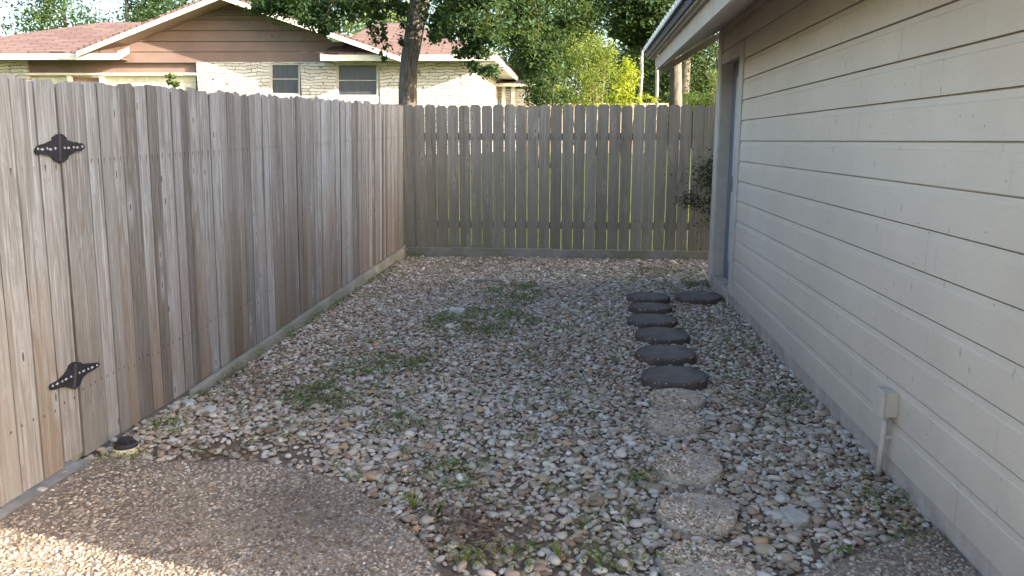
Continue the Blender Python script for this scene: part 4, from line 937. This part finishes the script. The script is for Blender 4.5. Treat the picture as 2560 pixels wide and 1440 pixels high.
tree('tree', 720, 38, 9.5, 3.6, .25, 'green tree behind the right slope of the brown gable', 20000, .15, 'far', G2, 1.5)
tree('tree', 930, 42, 9.5, 3.4, .25, 'sunlit tree behind the right red roof, left of the oak trunk', 18000, .15, 'olive', G2, 1.5)
tree('tree', 1120, 40, 8.2, 3.2, .25, 'sparse sunlit tree behind the red roof, right of the oak trunk', 14000, .15, 'olive', G2, 1.5)
tree('tree', 1345, 32, 6.9, 2.5, .22, 'dense green tree just right of the neighbour house end', 26000, .13, 'far', G3, .4)
tree('tree', 1480, 36, 7.4, 3.2, .22, 'pale green tree below the bright sky gap', 24000, .14, 'far', G3, .4)
tree('tree', 1700, 27, 10.5, 2.6, .22, 'tall dark tree left of the metal eave', 30000, .11, 'oak', G3, 2.2)
tree('tree', 1640, 38, 7.4, 3.6, .22, 'wide dark tree deep behind the pale trunks', 30000, .15, 'oak', G3, .3)
tree('tree', 1800, 28, 9, 3.0, .22, 'dense green tree seen under the eave by the house corner', 32000, .11, 'oak', G3, .3)
tree('tree', 1960, 34, 10, 4.0, .25, 'dark tree mostly hidden behind the house corner', 20000, .15, 'oak', G3, .5)
# dark bush hanging over the far fence, then the bright shrubs
def bush(name, clumps, n, ls, mat, label, D, x, stems=5, group=None, bark='twig'):
    c = onD(x, 300, D); g = float(gh(0, c[1])); t = empty(name, (c[0], c[1], g), label, 'shrub', group)
    foliage('leaves', clumps, n, ls, M[mat], t, 12, .34, .2)
    br = []
    for k in range(stems):
        q = clumps[k % len(clumps)]; e = np.array(q[0]) + np.array([random.uniform(-.4, .4), random.uniform(-.3, .3), random.uniform(0, .4)]) * q[1][0]
        s0 = np.array([c[0] + (e[0] - c[0]) * .4, c[1], g - .05]); br.append(([s0, (s0 + e) / 2 + np.array([0, 0, .2]), e], [.03, .022, .006]))
    trunk_part(t, br, M[bark], 'stem', 6)
c = onD(1700, 300, 13.4); dk = empty('tree', (c[0], c[1], float(gh(0, c[1]))), 'dark overhanging tree right against the metal eave, right of the sky gap', 'tree', G3)
foliage('crown', [clump(1560,20,12.6,60,1), clump(1600,70,12.6,60,1.1,50), clump(1650,30,12.6,70,1.2), clump(1640,95,12.9,50,.9,34), clump(1690,60,12.9,60,1), clump(1560,90,13.2,42,.7,36), clump(1545,-30,12.6,70,1), clump(1640,-60,12.6,110,1.4), clump(1740,0,13.2,90,1), clump(1740,-120,13.2,150,1.4)], 1900, .07, M['oak'], dk, 14, .36)
trunk_part(dk, [([(c[0], c[1], 0.5), (c[0] - .1, c[1], 2.6), (c[0] - .15, c[1] - .2, 3.9), tuple(onD(1650, -60, 12.6))], [.11, .10, .08, .04]), ([(c[0] - .1, c[1], 3.0), tuple(onD(1600, 50, 12.6))], [.07, .02])], M['bark'])
G4 = 'shrubs beyond the back fence'
bush('shrub', [clump(1320,215,17,30,.6,45), clump(1370,200,17,34,.7,50), clump(1345,255,17,34,.6,40), clump(1395,245,17,24,.4,36), clump(1400,170,17,30,.5,34)], 900, .07, 'oak', 'dark green shrub at the right end of the neighbour house', 17, 1360, 5, G4)
bush('shrub', [clump(1470,150,20,45,1,55), clump(1510,120,20,34,.7,30), clump(1450,215,20,40,.9,45), clump(1510,200,20,46,1.1,55), clump(1420,250,20,34,.6,30), clump(1490,255,20,46,.8,30), clump(1530,150,20,34,.6,46), clump(1400,245,19.5,20,.3,26)], 1300, .055, 'olive', 'tall sunlit olive green shrub in the middle behind the fence', 20, 1480, 9, G4)
bush('shrub', [clump(1555,235,18,28,1.2,36), clump(1575,190,18,24,.9,36), clump(1545,262,18,24,.6,24), clump(1590,245,18,16,.35,24), clump(1567,165,18,12,.25,22)], 900, .05, 'bright', 'glowing yellow green shrub against the dark trees', 18, 1568, 5, G4)
bush('shrub', [clump(1625,250,18.5,14,.3,14), clump(1612,240,18.5,10,.2,10)], 500, .05, 'bright', 'small bright green sprig just right of the glowing shrub', 18.5, 1620, 2, G4)
bush('shrub', [clump(1745,245,22,50,1,22), clump(1690,250,22,30,.5,18), clump(1790,235,22,30,.6,30)], 800, .06, 'far', 'low green shrub under the eave at the foot of the pale trunks', 22, 1740, 3, G4)
bush('shrub', [clump(1792,200,21,20,.8,20), clump(1785,215,21,14,.3,14)], 500, .06, 'weed', 'light green leafy shrub against the house corner under the eave', 21, 1790, 3, G4)
for (x0, x1, y1, r, D, lab, bk) in ((1597,1604,90,.05,23,'thin leaning pale trunk left of the eave corner','palebark'), (1641,1638,60,.05,22,'slim whitish bare trunk under the eave corner','palebark'), (1686,1692,60,.095,22.5,'thickest pale trunk under the eave, lit on its right side','palebark')):
    c0_ = onD(x0, 290, D); g = float(gh(0, c0_[1])); e = onD(x1, y1, D); mid = (c0_ + e) / 2 + rt * .04
    t = empty('tree', (c0_[0], c0_[1], g), lab, 'tree', 'pale trunks under the eave')
    trunk_part(t, [([np.array([c0_[0], c0_[1], g - .1]), c0_, mid, e, e + np.array([0.1, .2, .9])], [r * 1.1, r, r * .95, r * .9, r * .4])], M[bk], 'trunk', 10)
    foliage('crown', [(e + np.array([.1, .3, 1.2]), (.9, .9, .7), 1), (e + np.array([-.4, .5, .9]), (.7, .7, .5), .6)], 1500, .08, M['far'], t)
# sprig above the left fence
c = onD(432, 205, 7.2); vn = empty('young_tree', (c[0], c[1], 0), 'leafy sprig rising just above the top of the left fence', 'plant')
foliage('leaves', [clump(428,190,7.2,12,.4,5), clump(432,208,7.2,14,.5,6), clump(436,224,7.2,13,.4,6), clump(433,150 + 95,7.2,14,.4,8)], 55, .07, M['weed'], vn, 4, .4)
trunk_part(vn, [([(c[0], c[1], -.03), (c[0] + .03, c[1], 1.2), tuple(onD(433, 190, 7.2))], [.012, .009, .003])], M['twig'], 'stem', 6)
